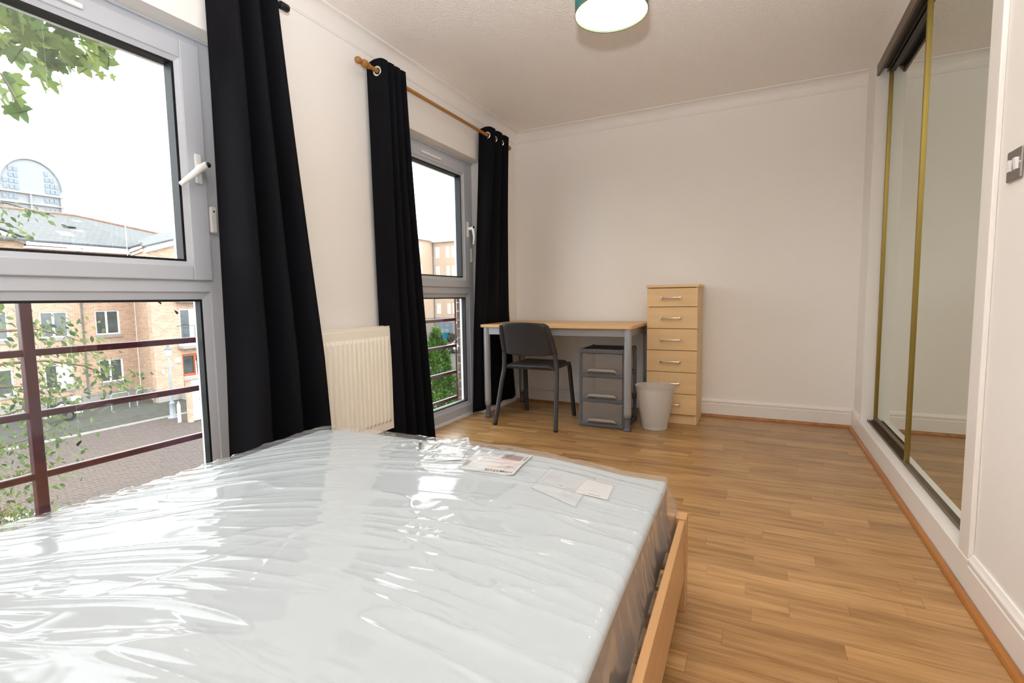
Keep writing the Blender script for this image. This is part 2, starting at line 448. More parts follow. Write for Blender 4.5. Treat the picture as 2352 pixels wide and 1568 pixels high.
# outdoors
M['brickb'] = brick_mat('buff_brick', (.50, .325, .22), (.355, .215, .145), (.53, .435, .345))
M['bricknear'] = pm('brown_brick', (.11, .072, .05), rough=.9, var=.25, vscale=20, bump=.4, bscale=120)
M['mortar'] = pm('mortar', (.22, .19, .16), rough=.95, bump=.3)
M['maroon'] = pm('maroon_gloss_paint', (.075, .013, .021), rough=.3, var=.15, vscale=30)
M['paver'] = pm('clay_paver', (.094, .072, .061), rough=.9, var=.12, vscale=9, bump=.3)
M['paverbase'] = pm('paver_sand', (.07, .062, .055), rough=.95, var=.1)
M['asphalt'] = pm('grey_asphalt', (.055, .054, .042), rough=.95, var=.12, vscale=3, bump=.3)
M['kerb'] = pm('pale_kerbstone', (.21, .195, .17), rough=.9, var=.08)
M['roof'] = roof_mat('slate_roof')
M['ridge'] = pm('terracotta_ridge', (.28, .15, .10), rough=.9, var=.12)
M['extwhite'] = pm('white_joinery', (.82, .82, .80), rough=.5, var=.03)
M['extgrey'] = pm('grey_gutter', (.13, .14, .15), rough=.6, var=.1)
M['stone'] = pm('pale_stone_sill', (.33, .30, .27), rough=.9, var=.06)
M['pane'] = pm('dark_window_pane', (.09, .10, .10), rough=.06, spec=.6, var=.3, vscale=1.2)
M['blind'] = pm('pale_curtain_behind_glass', (.62, .58, .52), rough=.3, var=.12, vscale=5)
M['doorred'] = pm('orange_red_timber', (.42, .10, .035), rough=.45, var=.1)
M['lampgrey'] = pm('pale_grey_cast_iron', (.26, .28, .30), rough=.5, var=.04)
M['lantern'] = pm('opal_lantern', (.85, .86, .86), rough=.3)
M['render2'] = pm('peach_render', (.46, .34, .25), rough=.9, var=.03)
M['block2'] = brick_mat('pale_stone_block', (.27, .22, .185), (.24, .20, .165), (.18, .15, .125), bw=.9, rh=.45)
M['tower_far'] = pm('pale_cladding', (.245, .25, .26), rough=.6, var=.02)
M['tower_pane'] = pm('pale_blue_glazing', (.16, .20, .25), rough=.15, var=.1)
M['bark'] = pm('bark', (.22, .16, .10), rough=.9, var=.2, bump=.4)
M['leafA'] = leaf_mat('plane_leaf', (.10, .18, .055), (.30, .37, .08))
M['leafB'] = leaf_mat('alder_leaf', (.045, .085, .04), (.22, .28, .09), rough=.35)
M['leafC'] = leaf_mat('conifer_spray', (.02, .062, .014), (.145, .25, .035))
M['leafD'] = leaf_mat('hedge_leaf', (.05, .07, .02), (.16, .16, .05))
M['blue'] = pm('blue_painted_steel', (.01, .16, .25), rough=.45, var=.06)
M['car'] = pm('white_car_paint', (.78, .78, .77), rough=.2, coat=.6)
M['tyre'] = pm('tyre_rubber', (.02, .02, .02), rough=.8)
M['redplate'] = pm('red_print', (.6, .03, .02), rough=.5)

# ================================================================== THE ROOM
# ---- floor: base slab, laminate strips
def struct(name, mb, mat, parent=None):
    o = mb.build(name, mat, parent)
    if parent is None: o['kind'] = 'structure'
    return o

floor = struct('floor', MB().box(-.10, W+.02, Y0, D+.02, -.20, -.0045), M['under'])
tag(floor, 'oak effect laminate floor of narrow strips', 'floor')
SW = .0705
strips = []
y = Y0; rr = random.Random(3); row = 0
while y < D - .002:
    y1 = min(y + SW, D)
    x = -.11 + (-rr.random()*.5)
    while x < W:
        ln = rr.choice((.28, .36, .42, .47, .55, .62))
        xa, xb = max(x, -.099), min(x + ln, W)
        if xb - xa > .01: strips.append((xa, xb, y, y1))
        x += ln
    y = y1; row += 1
def strip_score(s):
    cx, cy_ = (s[0]+s[1])/2, (s[2]+s[3])/2
    v = Vector((cx, cy_, 0)) - CAM
    d = v.dot(_f)
    if d < .3: return 0
    px = 1176 + 1149*v.dot(_r)/d; py = 784 - 1149*v.dot(_u)/d
    if not (-100 < px < 2450 and 850 < py < 1720): return 0
    if cx < 1.70 and cy_ < 1.75: return 0          # under the bed
    return (s[1]-s[0])*SW/d**3*abs(CAM.z)
strips.sort(key=strip_score, reverse=True)
gap = .00025
for s in strips[:300]:
    o = MB().box(-(s[1]-s[0])/2+gap, (s[1]-s[0])/2-gap, -(s[3]-s[2])/2+gap, (s[3]-s[2])/2-gap, -.004, 0).build('floor_strip', M['plank'], floor, local=True)
    o.location = ((s[0]+s[1])/2, (s[2]+s[3])/2, 0)
mb = MB()
for s in strips[300:]:
    mb.box(s[0]+gap, s[1]-gap, s[2]+gap, s[3]-gap, -.004, 0)
tag(mb.build('floor_strip_rest', M['plank'], floor), kind='stuff')

# ---- walls
WIN = [(.27, 1.43), (2.40, 3.56)]
HEAD = 2.02
wl = struct('wall_left', MB().holed('x', -.21, 0, Y0-.2, D+.2, -.2, H, [(a, b, -.02, HEAD) for a, b in WIN]), M['wall'])
tag(wl, 'off-white window wall with two tall openings', 'wall')
# outer brick leaf
OUT = [(.24, 1.50), (2.34, 3.66)]
wo = struct('wall_outer', MB().holed('x', -.325, -.215, Y0-.2, D+.3, G, 6.0, [(a, b, -.06, 2.06) for a, b in OUT]), M['mortar'])
tag(wo, 'brown brick outer skin of the house', 'wall')
bz = -.055; k = 0
while bz < 2.05:
    MB().box(-.335, -.215, 3.655+(.0 if k % 2 else .003), 3.87, bz, bz+.063, bev=.004).build('brick', M['bricknear'], wo)
    bz += .075; k += 1
wb = struct('wall_back', MB().box(0, W+.8, D, D+.2, -.2, H), M['wall'])
tag(wb, 'plain off-white end wall behind the desk', 'wall')
wf = struct('wall_front', MB().box(0, W+.8, Y0-.2, Y0, -.2, H), M['wall'])
tag(wf, 'plain wall behind the bed head', 'wall')
OY0, OY1, OZ0, OZ1 = 2.02, 3.875, .10, 2.325
wr = struct('wall_right', MB().holed('x', W, W+.12, Y0, D, -.2, H, [(OY0, OY1, OZ0, OZ1)]), M['wall'])
tag(wr, 'white wall around the mirrored wardrobe opening', 'wall')
ce = struct('ceiling', MB().box(-.325, W+.8, Y0-.2, D+.2, H, H+.25), M['ceil'])
tag(ce, 'textured white ceiling', 'ceiling')

# ---- coving, skirting, beading
def sweep(prof, axis, a0, a1, org, dirs, m0=0.0, m1=0.0):
    """prof = list of (out, up); swept along axis, ends mitred by m0/m1 per unit of out"""
    mb = MB(); n = len(prof); vs = []
    for end, a, mm in ((0, a0, m0), (1, a1, m1)):
        for (o_, u_) in prof:
            p = [0, 0, org[2] + u_]
            i = 1 if axis == 'y' else 0
            p[i] = a + mm*o_
            p[1-i] = org[1-i] + dirs*o_
            vs.append(tuple(p))
    fs = [(i, (i+1) % n, (i+1) % n + n, i+n) for i in range(n)] + [tuple(range(n-1, -1, -1)), tuple(range(n, 2*n))]
    mb.add(vs, fs); return mb
cc, cd = .068, .088
cov = [(0, -cd), (.006, -cd), (.006, -cd+.007)]
for i in range(9):
    an = math.pi/2*i/8
    cov.append((.008 + (cc-.016)*(1-math.cos(an)), -cd+.009 + (cd-.017)*math.sin(an)))
cov += [(cc-.006, -.007), (cc, -.006), (cc, 0), (0, 0)]
for nm, mbx, lab in (('trim_1', sweep(cov, 'y', Y0, D, (0, 0, H), 1, m1=-1), 'white moulded coving above the windows'),
                     ('trim_2', sweep(cov, 'x', 0, W, (0, D, H), -1, m0=1), 'white moulded coving along the end wall')):
    o = fix_normals(struct(nm, mbx, M['cornice'])); tag(o, lab, 'coving')
SK = [(0, 0), (.016, 0), (.016, .098), (.013, .102), (.013, .108), (.016, .113), (.0155, .12), (.010, .128), (.006, .136), (0, .136)]
QB = [(0, 0), (.018, 0), (.0175, .006), (.014, .013), (.007, .0175), (0, .018)]
def skirt(nm, mbx, lab, mat='trim', cat='skirting'):
    tag(fix_normals(struct(nm, mbx, M[mat])), lab, cat)
skirt('baseboard_back', sweep(SK, 'x', 0, W, (0, D, 0), -1, m1=-1), 'white moulded skirting along the end wall')
skirt('baseboard_right', sweep(SK, 'y', Y0, 1.938, (W, 0, 0), -1), 'white moulded skirting below the light switch')
skirt('baseboard_side', sweep(SK, 'y', 3.93, D, (W, 0, 0), -1, m1=-1), 'short white skirting between wardrobe and end wall')
skirt('baseboard_left', sweep(SK, 'y', 1.43, 2.40, (0, 0, 0), 1), 'white skirting below the radiator')
skirt('trim_3', sweep(QB, 'x', .0, W-.016, (0, D-.016, 0), -1, m1=-1), 'oak quarter-round beading along the end wall', 'bead', 'beading')
skirt('trim_4', sweep(QB, 'y', 2.10, D-.016, (W-.016, 0, 0), -1, m1=-1), 'oak quarter-round beading below the wardrobe', 'bead', 'beading')
skirt('trim_5', sweep(QB, 'y', Y0, 2.098, (W-.018, 0, 0), -1), 'oak quarter-round beading in the near right corner', 'bead', 'beading')
skirt('trim_6', sweep(QB, 'y', 1.43, 2.40, (.016, 0, 0), 1), 'oak quarter-round beading below the radiator', 'bead', 'beading')

# ---- windows
def window(nm, y0, y1, label):
    X = -.10
    t = thing(nm, (X, (y0+y1)/2, .0), label, 'window', kind='structure')
    fw = .072
    zt0, zt1 = .985, 1.052           # transom
    g = MB()
    g.box(X-.07, X, y0, y0+fw, .02, HEAD, .003); g.box(X-.07, X, y1-fw, y1, .02, HEAD, .003)
    g.box(X-.07, X, y0+fw, y1-fw, HEAD-.038, HEAD, .003)
    g.box(X-.07, X, y0+fw, y1-fw, .02, .085, .003)
    g.box(X-.07, X, y0+fw, y1-fw, zt0, zt1, .003)
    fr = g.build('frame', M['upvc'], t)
    MB().box(X-.07, X+.012, y0, y1, -.004, .02, .003).build('sill', M['upvc_trim'], t)
    # small cover strip where the frame meets the head of the opening
    MB().box(X, X+.012, y0, y1, HEAD-.010, HEAD, .002).build('cover_strip', M['upvc'], t)
    # lower fixed light: bead ring, gasket, glass
    def ring(x0, x1, a0, a1, b0, b1, w, slope=0.0):
        m = MB()
        o = [(a0, b0), (a1, b0), (a1, b1), (a0, b1)]; i = [(a0+w, b0+w), (a1-w, b0+w), (a1-w, b1-w), (a0+w, b1-w)]
        vs = [(x1, p[0], p[1]) for p in o] + [(x1-slope, p[0], p[1]) for p in i] + [(x0, p[0], p[1]) for p in o] + [(x0, p[0], p[1]) for p in i]
        fs = []
        for k in range(4):
            j = (k+1) % 4
            fs += [(k, j, j+4, k+4), (k+4, j+4, j+12, k+12), (k+8, k+12, j+12, j+8), (k, k+8, j+8, j)]
        m.add(vs, fs); return m
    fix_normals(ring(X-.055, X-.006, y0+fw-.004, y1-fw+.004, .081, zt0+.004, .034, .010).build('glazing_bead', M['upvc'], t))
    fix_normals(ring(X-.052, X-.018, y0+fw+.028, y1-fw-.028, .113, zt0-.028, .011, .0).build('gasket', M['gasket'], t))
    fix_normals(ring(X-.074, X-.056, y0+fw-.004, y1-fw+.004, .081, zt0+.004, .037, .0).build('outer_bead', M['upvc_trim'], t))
    MB().box(X-.044, X-.038, y0+fw+.032, y1-fw-.032, .117, zt0-.032).build('lower_pane', M['glass'], t)
    # opening sash
    S = X + .014
    s0, s1, b0, b1 = y0+fw-.004, y1-fw+.004, 1.034, HEAD-.034
    sw = .078
    g = MB()
    g.box(S-.07, S, s0, s0+sw, b0, b1, .004); g.box(S-.07, S, s1-sw, s1, b0, b1, .004)
    g.box(S-.07, S, s0+sw, s1-sw, b1-sw+.006, b1, .004); g.box(S-.07, S, s0+sw, s1-sw, b0, b0+sw-.02, .004)
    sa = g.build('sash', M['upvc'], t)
    fix_normals(ring(S-.06, S-.004, s0+sw-.004, s1-sw+.004, b0+sw-.024, b1-sw+.010, .022, .010).build('glazing_bead', M['upvc'], sa))
    fix_normals(ring(S-.06, S-.016, s0+sw+.015, s1-sw-.015, b0+sw-.006, b1-sw-.008, .013, .0).build('gasket', M['gasket'], sa))
    fix_normals(ring(S-.082, S-.066, s0+sw-.004, s1-sw+.004, b0+sw-.024, b1-sw+.010, .030, .0).build('outer_bead', M['upvc_trim'], sa))
    MB().box(S-.050, S-.044, s0+sw+.02, s1-sw-.02, b0+sw, b1-sw-.012).build('upper_pane', M['glass'], sa)
    # trickle vent
    yc = (y0+y1)/2
    MB().box(S, S+.012, yc-.115, yc+.115, b1-.048, b1-.030, .005).build('trickle_vent', M['upvc_trim'], sa)
    # handle
    hy, hz = s1-.036, 1.475
    MB().box(S, S+.010, hy-.014, hy+.014, hz-.045, hz+.075, .006).build('handle_plate', M['upvc_trim'], sa)
    hm = MB()
    hm.tube([(S+.008, hy, hz+.02), (S+.048, hy, hz+.02)], .0125, 16)
    if nm == 'window_1':
        hm.tube([(S+.044, hy+.010, hz+.026), (S+.050, hy-.02, hz+.006), (S+.052, hy-.075, hz-.045), (S+.046, hy-.10, hz-.07)], [.0155, .0145, .011, .009], 14)
        kb = (S+.058, hy+.010, hz+.026)
    else:
        hm.tube([(S+.044, hy, hz+.034), (S+.052, hy+.006, hz+.01), (S+.050, hy+.024, hz-.05), (S+.040, hy+.024, hz-.10)], [.0155, .0145, .011, .009], 14)
        kb = (S+.058, hy, hz+.028)
    hd = hm.build('handle', M['upvc_trim'], sa)
    MB().lathe([(0, .006), (.009, .004), (.011, 0), (.011, -.008)], kb, 'x', 16).build('key_button', M['black'], hd)
    # restrictor catch on the frame
    rc = MB().box(X, X+.022, s1+.004, s1+.030, 1.235, 1.345, .006).build('restrictor', M['upvc_trim'], t)
    MB().lathe([(0, .0245), (.004, .0245), (.004, .018)], (X-.001, s1+.017, 1.325), 'x', 10).build('screw', M['black'], rc)
    return t
window('window_1', *WIN[0], 'white plastic window beside the bed with sash handle turned down')
window('window_2', *WIN[1], 'white plastic window beside the desk')
# plaster/board threshold under each opening
for i, (a, b) in enumerate(WIN):
    o = struct('trim_%d' % (7+i), MB().box(-.21, -.102, a, b, -.2, -.004), M['trim'])
    tag(o, 'white threshold under the %s window' % ('bed side' if i == 0 else 'desk side'), 'threshold')

# ---- wardrobe with sliding mirror doors
wd = thing('fitted_wardrobe', (W+.06, (OY0+OY1)/2, 0), 'fitted wardrobe with brass edged sliding mirror doors in the right wall', 'wardrobe')
c = MB(); c.box(W+.62, W+.64, OY0-.05, OY1+.05, 0, 2.36); c.box(W+.12, W+.64, OY0-.07, OY0-.05, 0, 2.36); c.box(W+.12, W+.64, OY1+.05, OY1+.07, 0, 2.36)
c.build('carcass', M['trim'], wd)
# jamb linings (proud of the opening edge)
MB().box(W-.004, W+.12, OY1-.014, OY1, .115, OZ1, .002).build('jamb_lining', M['trim'], wd)
MB().box(W-.004, W+.12, OY0, OY0+.014, .115, OZ1, .002).build('jamb_lining', M['trim'], wd)
MB().box(W-.014, W, 1.94, OY0+.004, .0, H, .003).build('architrave', M['trim'], wd)
# sill board: plain fascia and flat top
MB().box(W-.0145, W, 1.94, 3.93, 0, .0995, .001).build('sill_fascia', M['trim'], wd)
MB().box(W-.016, W+.12, OY0-.08, OY1+.05, .100, .117, .002).build('sill_top', M['trim'], wd)
# top track
tk = MB()
tk.box(W+.000, W+.012, OY0+.014, OY1-.014, 2.262, 2.324); tk.build('track_fascia', M['bronze'], wd)
tk = MB(); tk.box(W+.012, W+.115, OY0+.014, OY1-.014, 2.300, 2.324)
tk.box(W+.104, W+.115, OY0+.014, OY1-.014, 2.235, 2.300); tk.build('track_channel', M['darkvoid'], wd)
MB().box(W+.052, W+.056, OY0+.014, OY1-.014, 2.275, 2.300).build('track_divider', M['bronze'], wd)
# bottom track
bt = MB(); bt.box(W+.052, W+.095, OY0+.014, OY1-.014, .117, .121)
for xx in (.052, .058, .074, .090): bt.box(W+xx, W+xx+.003, OY0+.014, OY1-.014, .122, .130)
bt.box(W+.030, W+.052, 2.93, OY1-.014, .117, .121)
for xx in (.030, .040): bt.box(W+xx, W+xx+.003, 2.93, OY1-.014, .121, .129)
bt.build('bottom_track', M['bronze'], wd)
mir = None
m, n_, N, L = nt('mirror_silvering')
out = N.new('ShaderNodeOutputMaterial'); g_ = N.new('ShaderNodeBsdfGlossy'); g_.inputs['Roughness'].default_value = 0.0; g_.inputs[0].default_value = (.80, .835, .78, 1)
L.new(g_.outputs[0], out.inputs[0]); M['mirror'] = m
def mdoor(x, y0, y1, z0, z1):
    d = MB().box(x+.004, x+.012, y0+.012, y1-.012, z0+.012, z1-.012).build('mirror_door', M['mirror'], wd)
    for (a, b) in ((y0, y0+.020), (y1-.020, y1)):
        s = MB()
        s.box(x-.006, x+.016, a, a+.0085, z0, z1, .002); s.box(x-.003, x+.016, a+.0085, b-.0085, z0, z1); s.box(x-.006, x+.016, b-.0085, b, z0, z1, .002)
        s.build('stile', M['gold'], d)
        MB().box(x-.0036, x-.0029, (a+b)/2-.0014, (a+b)/2+.0014, z0, z1).build('stile_groove', M['darkvoid'], d)
    MB().box(x-.006, x+.016, y0+.03, y1-.03, z0, z0+.022, .003).build('bottom_rail', M['bronze'], d)
    MB().box(x-.006, x+.016, y0+.03, y1-.03, z1-.022, z1, .003).build('top_rail', M['darkvoid'], d)
    return d
mdoor(W+.068, 2.86, OY1-.016, .128, 2.285)
mdoor(W+.034, OY0+.016, 2.93, .1175, 2.285)

# ---- light switch
ls = thing('light_switch', (W, 1.831, 1.275), 'brushed steel double light switch on the right wall', 'switch')
MB().box(W-.007, W, 1.787, 1.874, 1.234, 1.316, .003).build('switch_plate', M['steel'], ls)
for yy in (1.848, 1.808):
    mb = MB()
    mb.obox((W-.0085, yy, 1.275), (1, 0, .10), (0, 1, 0), (-.10, 0, 1), .005, .008, .015)
    mb.build('rocker', M['upvc_trim'], ls)
MB().lathe([(0, -.0085), (.003, -.0085), (.003, -.006)], (W, 1.869, 1.275), 'x', 10).build('screw', M['chrome'], ls)
MB().lathe([(0, -.0085), (.003, -.0085), (.003, -.006)], (W, 1.792, 1.275), 'x', 10).build('screw', M['chrome'], ls)

# ================================================================== CURTAINS AND POLES
def curtain(label, top, bot, zt, zb, xr, n, amp_t, amp_b, ph, eyelets=True, xbot=None, seed=1, ze=2.196):
    """n = half-waves across; eyelets sit where the cloth crosses the pole"""
    nu, nv = n*10, 36
    rg = random.Random(seed)
    wob = [rg.uniform(-.18, .18) for _ in range(n+2)]
    vs = []
    for j in range(nv+1):
        t = j/nv
        z = zt + (zb-zt)*t
        e = t**1.15
        y0 = top[0] + (bot[0]-top[0])*e; y1 = top[1] + (bot[1]-top[1])*e
        am = amp_t + (amp_b-amp_t)*min(1, t*1.4)
        xc = xr + ((xbot if xbot is not None else xr) - xr)*min(1, t*1.4)
        for i in range(nu+1):
            u = i/nu
            k = u*n
            w_ = wob[int(k)]*(1-(k % 1)) + wob[int(k)+1]*(k % 1)
            a = math.pi*(k + ph) + w_*t*.9
            sx = math.sin(a)
            sx = math.copysign(abs(sx)**.8, sx)
            yy = y0 + (y1-y0)*u + -.0035*math.sin(2*a)*(1-.4*t)
            vs.append((xc + am*sx + .0015*math.sin(7*t+3*u), yy, z + (.010*math.cos(2*a) if j == 0 else 0)))
    fs = [(j*(nu+1)+i, j*(nu+1)+i+1, (j+1)*(nu+1)+i+1, (j+1)*(nu+1)+i) for j in range(nv) for i in range(nu)]
    t_ = thing('curtain', (xr, (top[0]+top[1])/2, zb), label, 'curtain', 'black full length curtains')
    o = MB().add(vs, fs, True).build('curtain_cloth', M['curtain'], t_)
    md = o.modifiers.new('thick', 'SOLIDIFY'); md.thickness = .0018; md.offset = 0
    if eyelets:
        for k in range(n+1):
            # crossings where k+ph is integer
            kk = k + .5
            if kk > n-.05: continue
            u = kk/n; yy = top[0] + (top[1]-top[0])*u
            rg_ = MB().lathe([(.0165, -.0022), (.0265, -.0022), (.0275, 0), (.0265, .0022), (.0165, .0022), (.0155, 0)], (0, 0, 0), 'y', 28, closed=True)
            e_ = rg_.build('eyelet', M['chrome'], t_, local=True)
            e_.location = (0, yy - t_.location.y, ze - t_.location.z)
            e_.rotation_euler = (0, 0, .10*(1 if k % 2 == 0 else -1))
            e_.location.x = .09 - xr
    return t_

curtain('black curtain at the foot end of the bed on the black pole', (1.325, 1.60), (1.26, 1.765), 2.295, .06, .09, 6, .060, .075, -.5, eyelets=False, xbot=.165, seed=5)
curtain('black eyelet curtain between the radiator and the desk window', (2.235, 2.42), (2.275, 2.62), 2.252, .03, .09, 7, .062, .060, -.5, seed=9)
curtain('black eyelet curtain in the corner behind the desk', (3.46, 3.80), (3.33, 4.10), 2.252, .05, .09, 6, .056, .016, -.5, xbot=.019, seed=12)

pole = thing('curtain_pole', (.09, 2.97, 2.196), 'turned wooden curtain pole above the desk window', 'curtain pole')
MB().tube([(.09, 2.18, 2.196), (.09, 3.80, 2.196)], .0115, 18).build('rod', M['rodwood'], pole)
fin = [(0, 0), (.010, .002), (.0165, .010), (.0185, .020), (.0165, .030), (.011, .037), (.0095, .041), (.014, .045), (.0195, .054), (.0215, .066), (.0195, .078), (.014, .086), (.012, .090), (.0155, .094), (.0155, .100), (.011, .104)]
MB().lathe(fin, (.09, 2.085, 2.196), 'y', 24).build('finial', M['rodwood'], pole)
MB().lathe([(r, -h) for r, h in fin], (.09, 3.885, 2.196), 'y', 24).build('finial', M['rodwood'], pole)
for yy in (2.335, 3.62):
    b = MB(); b.tube([(0, yy, 2.196), (.08, yy, 2.196)], .012, 14)
    b.lathe([(.0, .012), (.03, .012), (.032, .004), (.032, 0)], (0, yy, 2.196), 'x', 20)
    b.lathe([(.016, -.008), (.0205, -.008), (.0205, .008), (.016, .008)], (.09, yy, 2.196), 'y', 20, closed=True)
    b.build('bracket', M['rodwood'], pole)
pole2 = thing('curtain_pole', (.09, .85, 2.238), 'black metal curtain pole above the bed side window', 'curtain pole')
MB().tube([(.09, .08, 2.238), (.09, 1.64, 2.238)], .0095, 16).build('rod', M['black'], pole2)
for yy, sg in ((1.625, 1), (.075, -1)):
    MB().lathe([(.0095, 0), (.0155, .001*sg), (.017, .004*sg), (.017, .040*sg), (.014, .045*sg), (0, .046*sg)], (.09, yy, 2.238), 'y', 20).build('end_cap', M['black'], pole2)
for yy in (1.52, .20):
    b = MB(); b.tube([(0, yy, 2.238), (.082, yy, 2.238)], .007, 12); b.lathe([(0, .006), (.022, .006), (.022, 0)], (0, yy, 2.238), 'x', 18)
    b.build('bracket', M['black'], pole2)

# ================================================================== RADIATOR
ry0, ry1, rz0, rz1 = 1.585, 2.285, .19, .79
rad = thing('radiator', (.06, (ry0+ry1)/2, rz0), 'cream ribbed panel radiator between the two windows', 'radiator')
npit = 21; pit = (ry1-ry0-.03)/npit
prof = [(ry0, 0.0)]
for k in range(npit):
    a = ry0+.015 + k*pit
    prof += [(a+.002, 0.0), (a+pit*.22, .0085), (a+pit*.70, .0085), (a+pit*.92, 0.0)]
prof.append((ry1, 0.0))
rows = [(rz0, 0), (rz0+.012, 0), (rz0+.042, 0), (rz0+.060, 1), (rz1-.075, 1), (rz1-.055, 0), (rz1-.012, 0), (rz1, -.6)]
vs = []
for (z, s) in rows:
    for (yy, d) in prof:
        vs.append((.088 + (d*s if s >= 0 else -.004), yy, z))
n = len(prof)
fs = [(j*n+i, j*n+i+1, (j+1)*n+i+1, (j+1)*n+i) for j in range(len(rows)-1) for i in range(n-1)]
o = MB().add(vs, fs).build('front_panel', M['rad'], rad); fix_normals(o)
MB().box(.032, .040, ry0, ry1, rz0, rz1).build('back_panel', M['rad'], rad)
for (a, b) in ((ry0-.002, ry0+.003), (ry1-.003, ry1+.002)):
    MB().box(.030, .089, a, b, rz0, rz1, .001).build('side_cover', M['rad'], rad)
g = MB(); g.box(.040, .048, ry0, ry1, rz1-.006, rz1+.003); g.box(.080, .087, ry0, ry1, rz1-.006, rz1+.003)
for k in range(34): g.box(.046, .082, ry0+.010+k*.0202, ry0+.016+k*.0202, rz1-.004, rz1+.001)
g.build('top_grille', M['rad'], rad)
MB().box(.040, .084, ry0+.01, ry1-.01, rz0, rz0+.004).build('bottom_edge', M['rad'], rad)
for yy in (1.72, 2.15): MB().box(0, .033, yy, yy+.03, rz0+.05, rz1-.05).build('bracket', M['rad'], rad)
v = MB(); v.tube([(.066, ry1+.001, .222), (.066, ry1+.03, .222)], .010, 14); v.tube([(.066, ry1+.030, .250), (.066, ry1+.030, .196)], .011, 14)
vo = v.build('valve', M['chrome'], rad)
MB().lathe([(0, .075), (.015, .075), (.017, .071), (.0185, .04), (.018, .006), (.012, 0)], (.066, ry1+.030, .245), 'z', 20).build('valve_head', M['upvc_trim'], vo)
MB().tube([(.066, ry1+.030, .20), (.066, ry1+.030, .165)], .0075, 12).build('pipe', M['copper'], rad)
MB().tube([(.066, ry1+.030, .165), (.066, ry1+.030, .0)], .0125, 14).build('pipe_cover', M['rad'], rad)

# ================================================================== DESK
dk = thing('desk', (.63, 3.77, 0), 'beech topped desk on silver grey round legs against the end wall', 'desk')
dx0, dx1, dy0, dy1 = .033, 1.230, 3.410, 4.120
poly = []
for (cx_, cy_, a0) in ((dx1-.02, dy1-.02, 0), (dx0+.02, dy1-.02, 90), (dx0+.02, dy0+.02, 180), (dx1-.02, dy0+.02, 270)):
    for k in range(5):
        an = math.radians(a0 + 22.5*k); poly.append((cx_+.02*math.cos(an), cy_+.02*math.sin(an)))
o = MB().prism(poly, 'z', .718, .741).build('table_top', M['beech'], dk); fix_normals(o)
bv = o.modifiers.new('edge', 'BEVEL'); bv.width = .003; bv.segments = 2
lx = (dx0+.045, dx1-.035); ly = (dy0+.035, dy1-.035)
for (a, b) in ((lx[0], ly[0]), (lx[1], ly[0]), (lx[0], ly[1]), (lx[1], ly[1])):
    lg = MB().lathe([(.0255, .718), (.0265, .71), (.0265, .13), (.0255, .096), (.020, .095)], (a, b, 0), 'z', 24).build('leg', M['deskmetal'], dk)
    MB().lathe([(.0185, .100), (.0185, .022), (.020, .018), (.0265, .014), (.028, .007), (.026, 0), (0, 0)], (a, b, 0), 'z', 24).build('foot', M['deskfoot'], lg)
for (x0, x1, y0_, y1_) in ((lx[0]+.022, lx[1]-.022, ly[0]-.012, ly[0]+.012), (lx[0]+.022, lx[1]-.022, ly[1]-.012, ly[1]+.012)):
    MB().box(x0, x1, y0_, y1_, .662, .718, .003).build('apron', M['deskmetal'], dk)
for xx in lx: MB().box(xx-.012, xx+.012, ly[0]+.022, ly[1]-.022, .662, .718, .003).build('apron', M['deskmetal'], dk)

# ================================================================== CHAIR
ch = thing('chair', (.484, 3.49, 0), 'dark grey plastic chair pushed up to the desk', 'chair')
def shell(name, grid, nu, nv, thick, mat, parent, lvl=1):
    fs = [(j*(nu+1)+i, j*(nu+1)+i+1, (j+1)*(nu+1)+i+1, (j+1)*(nu+1)+i) for j in range(nv) for i in range(nu)]
    o = MB().add(grid, fs, True).build(name, mat, parent)
    md = o.modifiers.new('thick', 'SOLIDIFY'); md.thickness = thick; md.offset = 0
    if lvl:
        sb = o.modifiers.new('sub', 'SUBSURF'); sb.levels = lvl; sb.render_levels = lvl
    return o
# backrest: wraps forward at its sides
nu, nv = 18, 12; gpts = []
for j in range(nv+1):
    t = j/nv
    z = .530 + .240*t
    for i in range(nu+1):
        s = 2*i/nu - 1
        # rounded upper corners
        half = .212 - .022*t
        if t > .8: half -= .030*((t-.8)/.2)**2
        x = .489 - .014*t + s*half
        y = 3.335 - .075*t - .020*(1-s*s) + .055*max(0, abs(s)-.78)/.22*.5
        zz = z - (.012*(1-s*s) if t == 0 else 0) - (.010*s*s if t == 1 else 0)
        gpts.append((x, y, zz))
bk = shell('backrest', gpts, nu, nv, .008, M['chair'], ch)
for sx in (-1, 1):
    sl = MB()
    pts = []
    for k in range(7):
        t = k/6; half = .205 - .020*t
        pts.append((.489 - .014*t + sx*half, 3.350 - .073*t, .526 + .218*t))
    sl.tube(pts, [.017, .0185, .0185, .0185, .0185, .017, .010], 12)
    sl.build('back_post', M['chair'], ch)
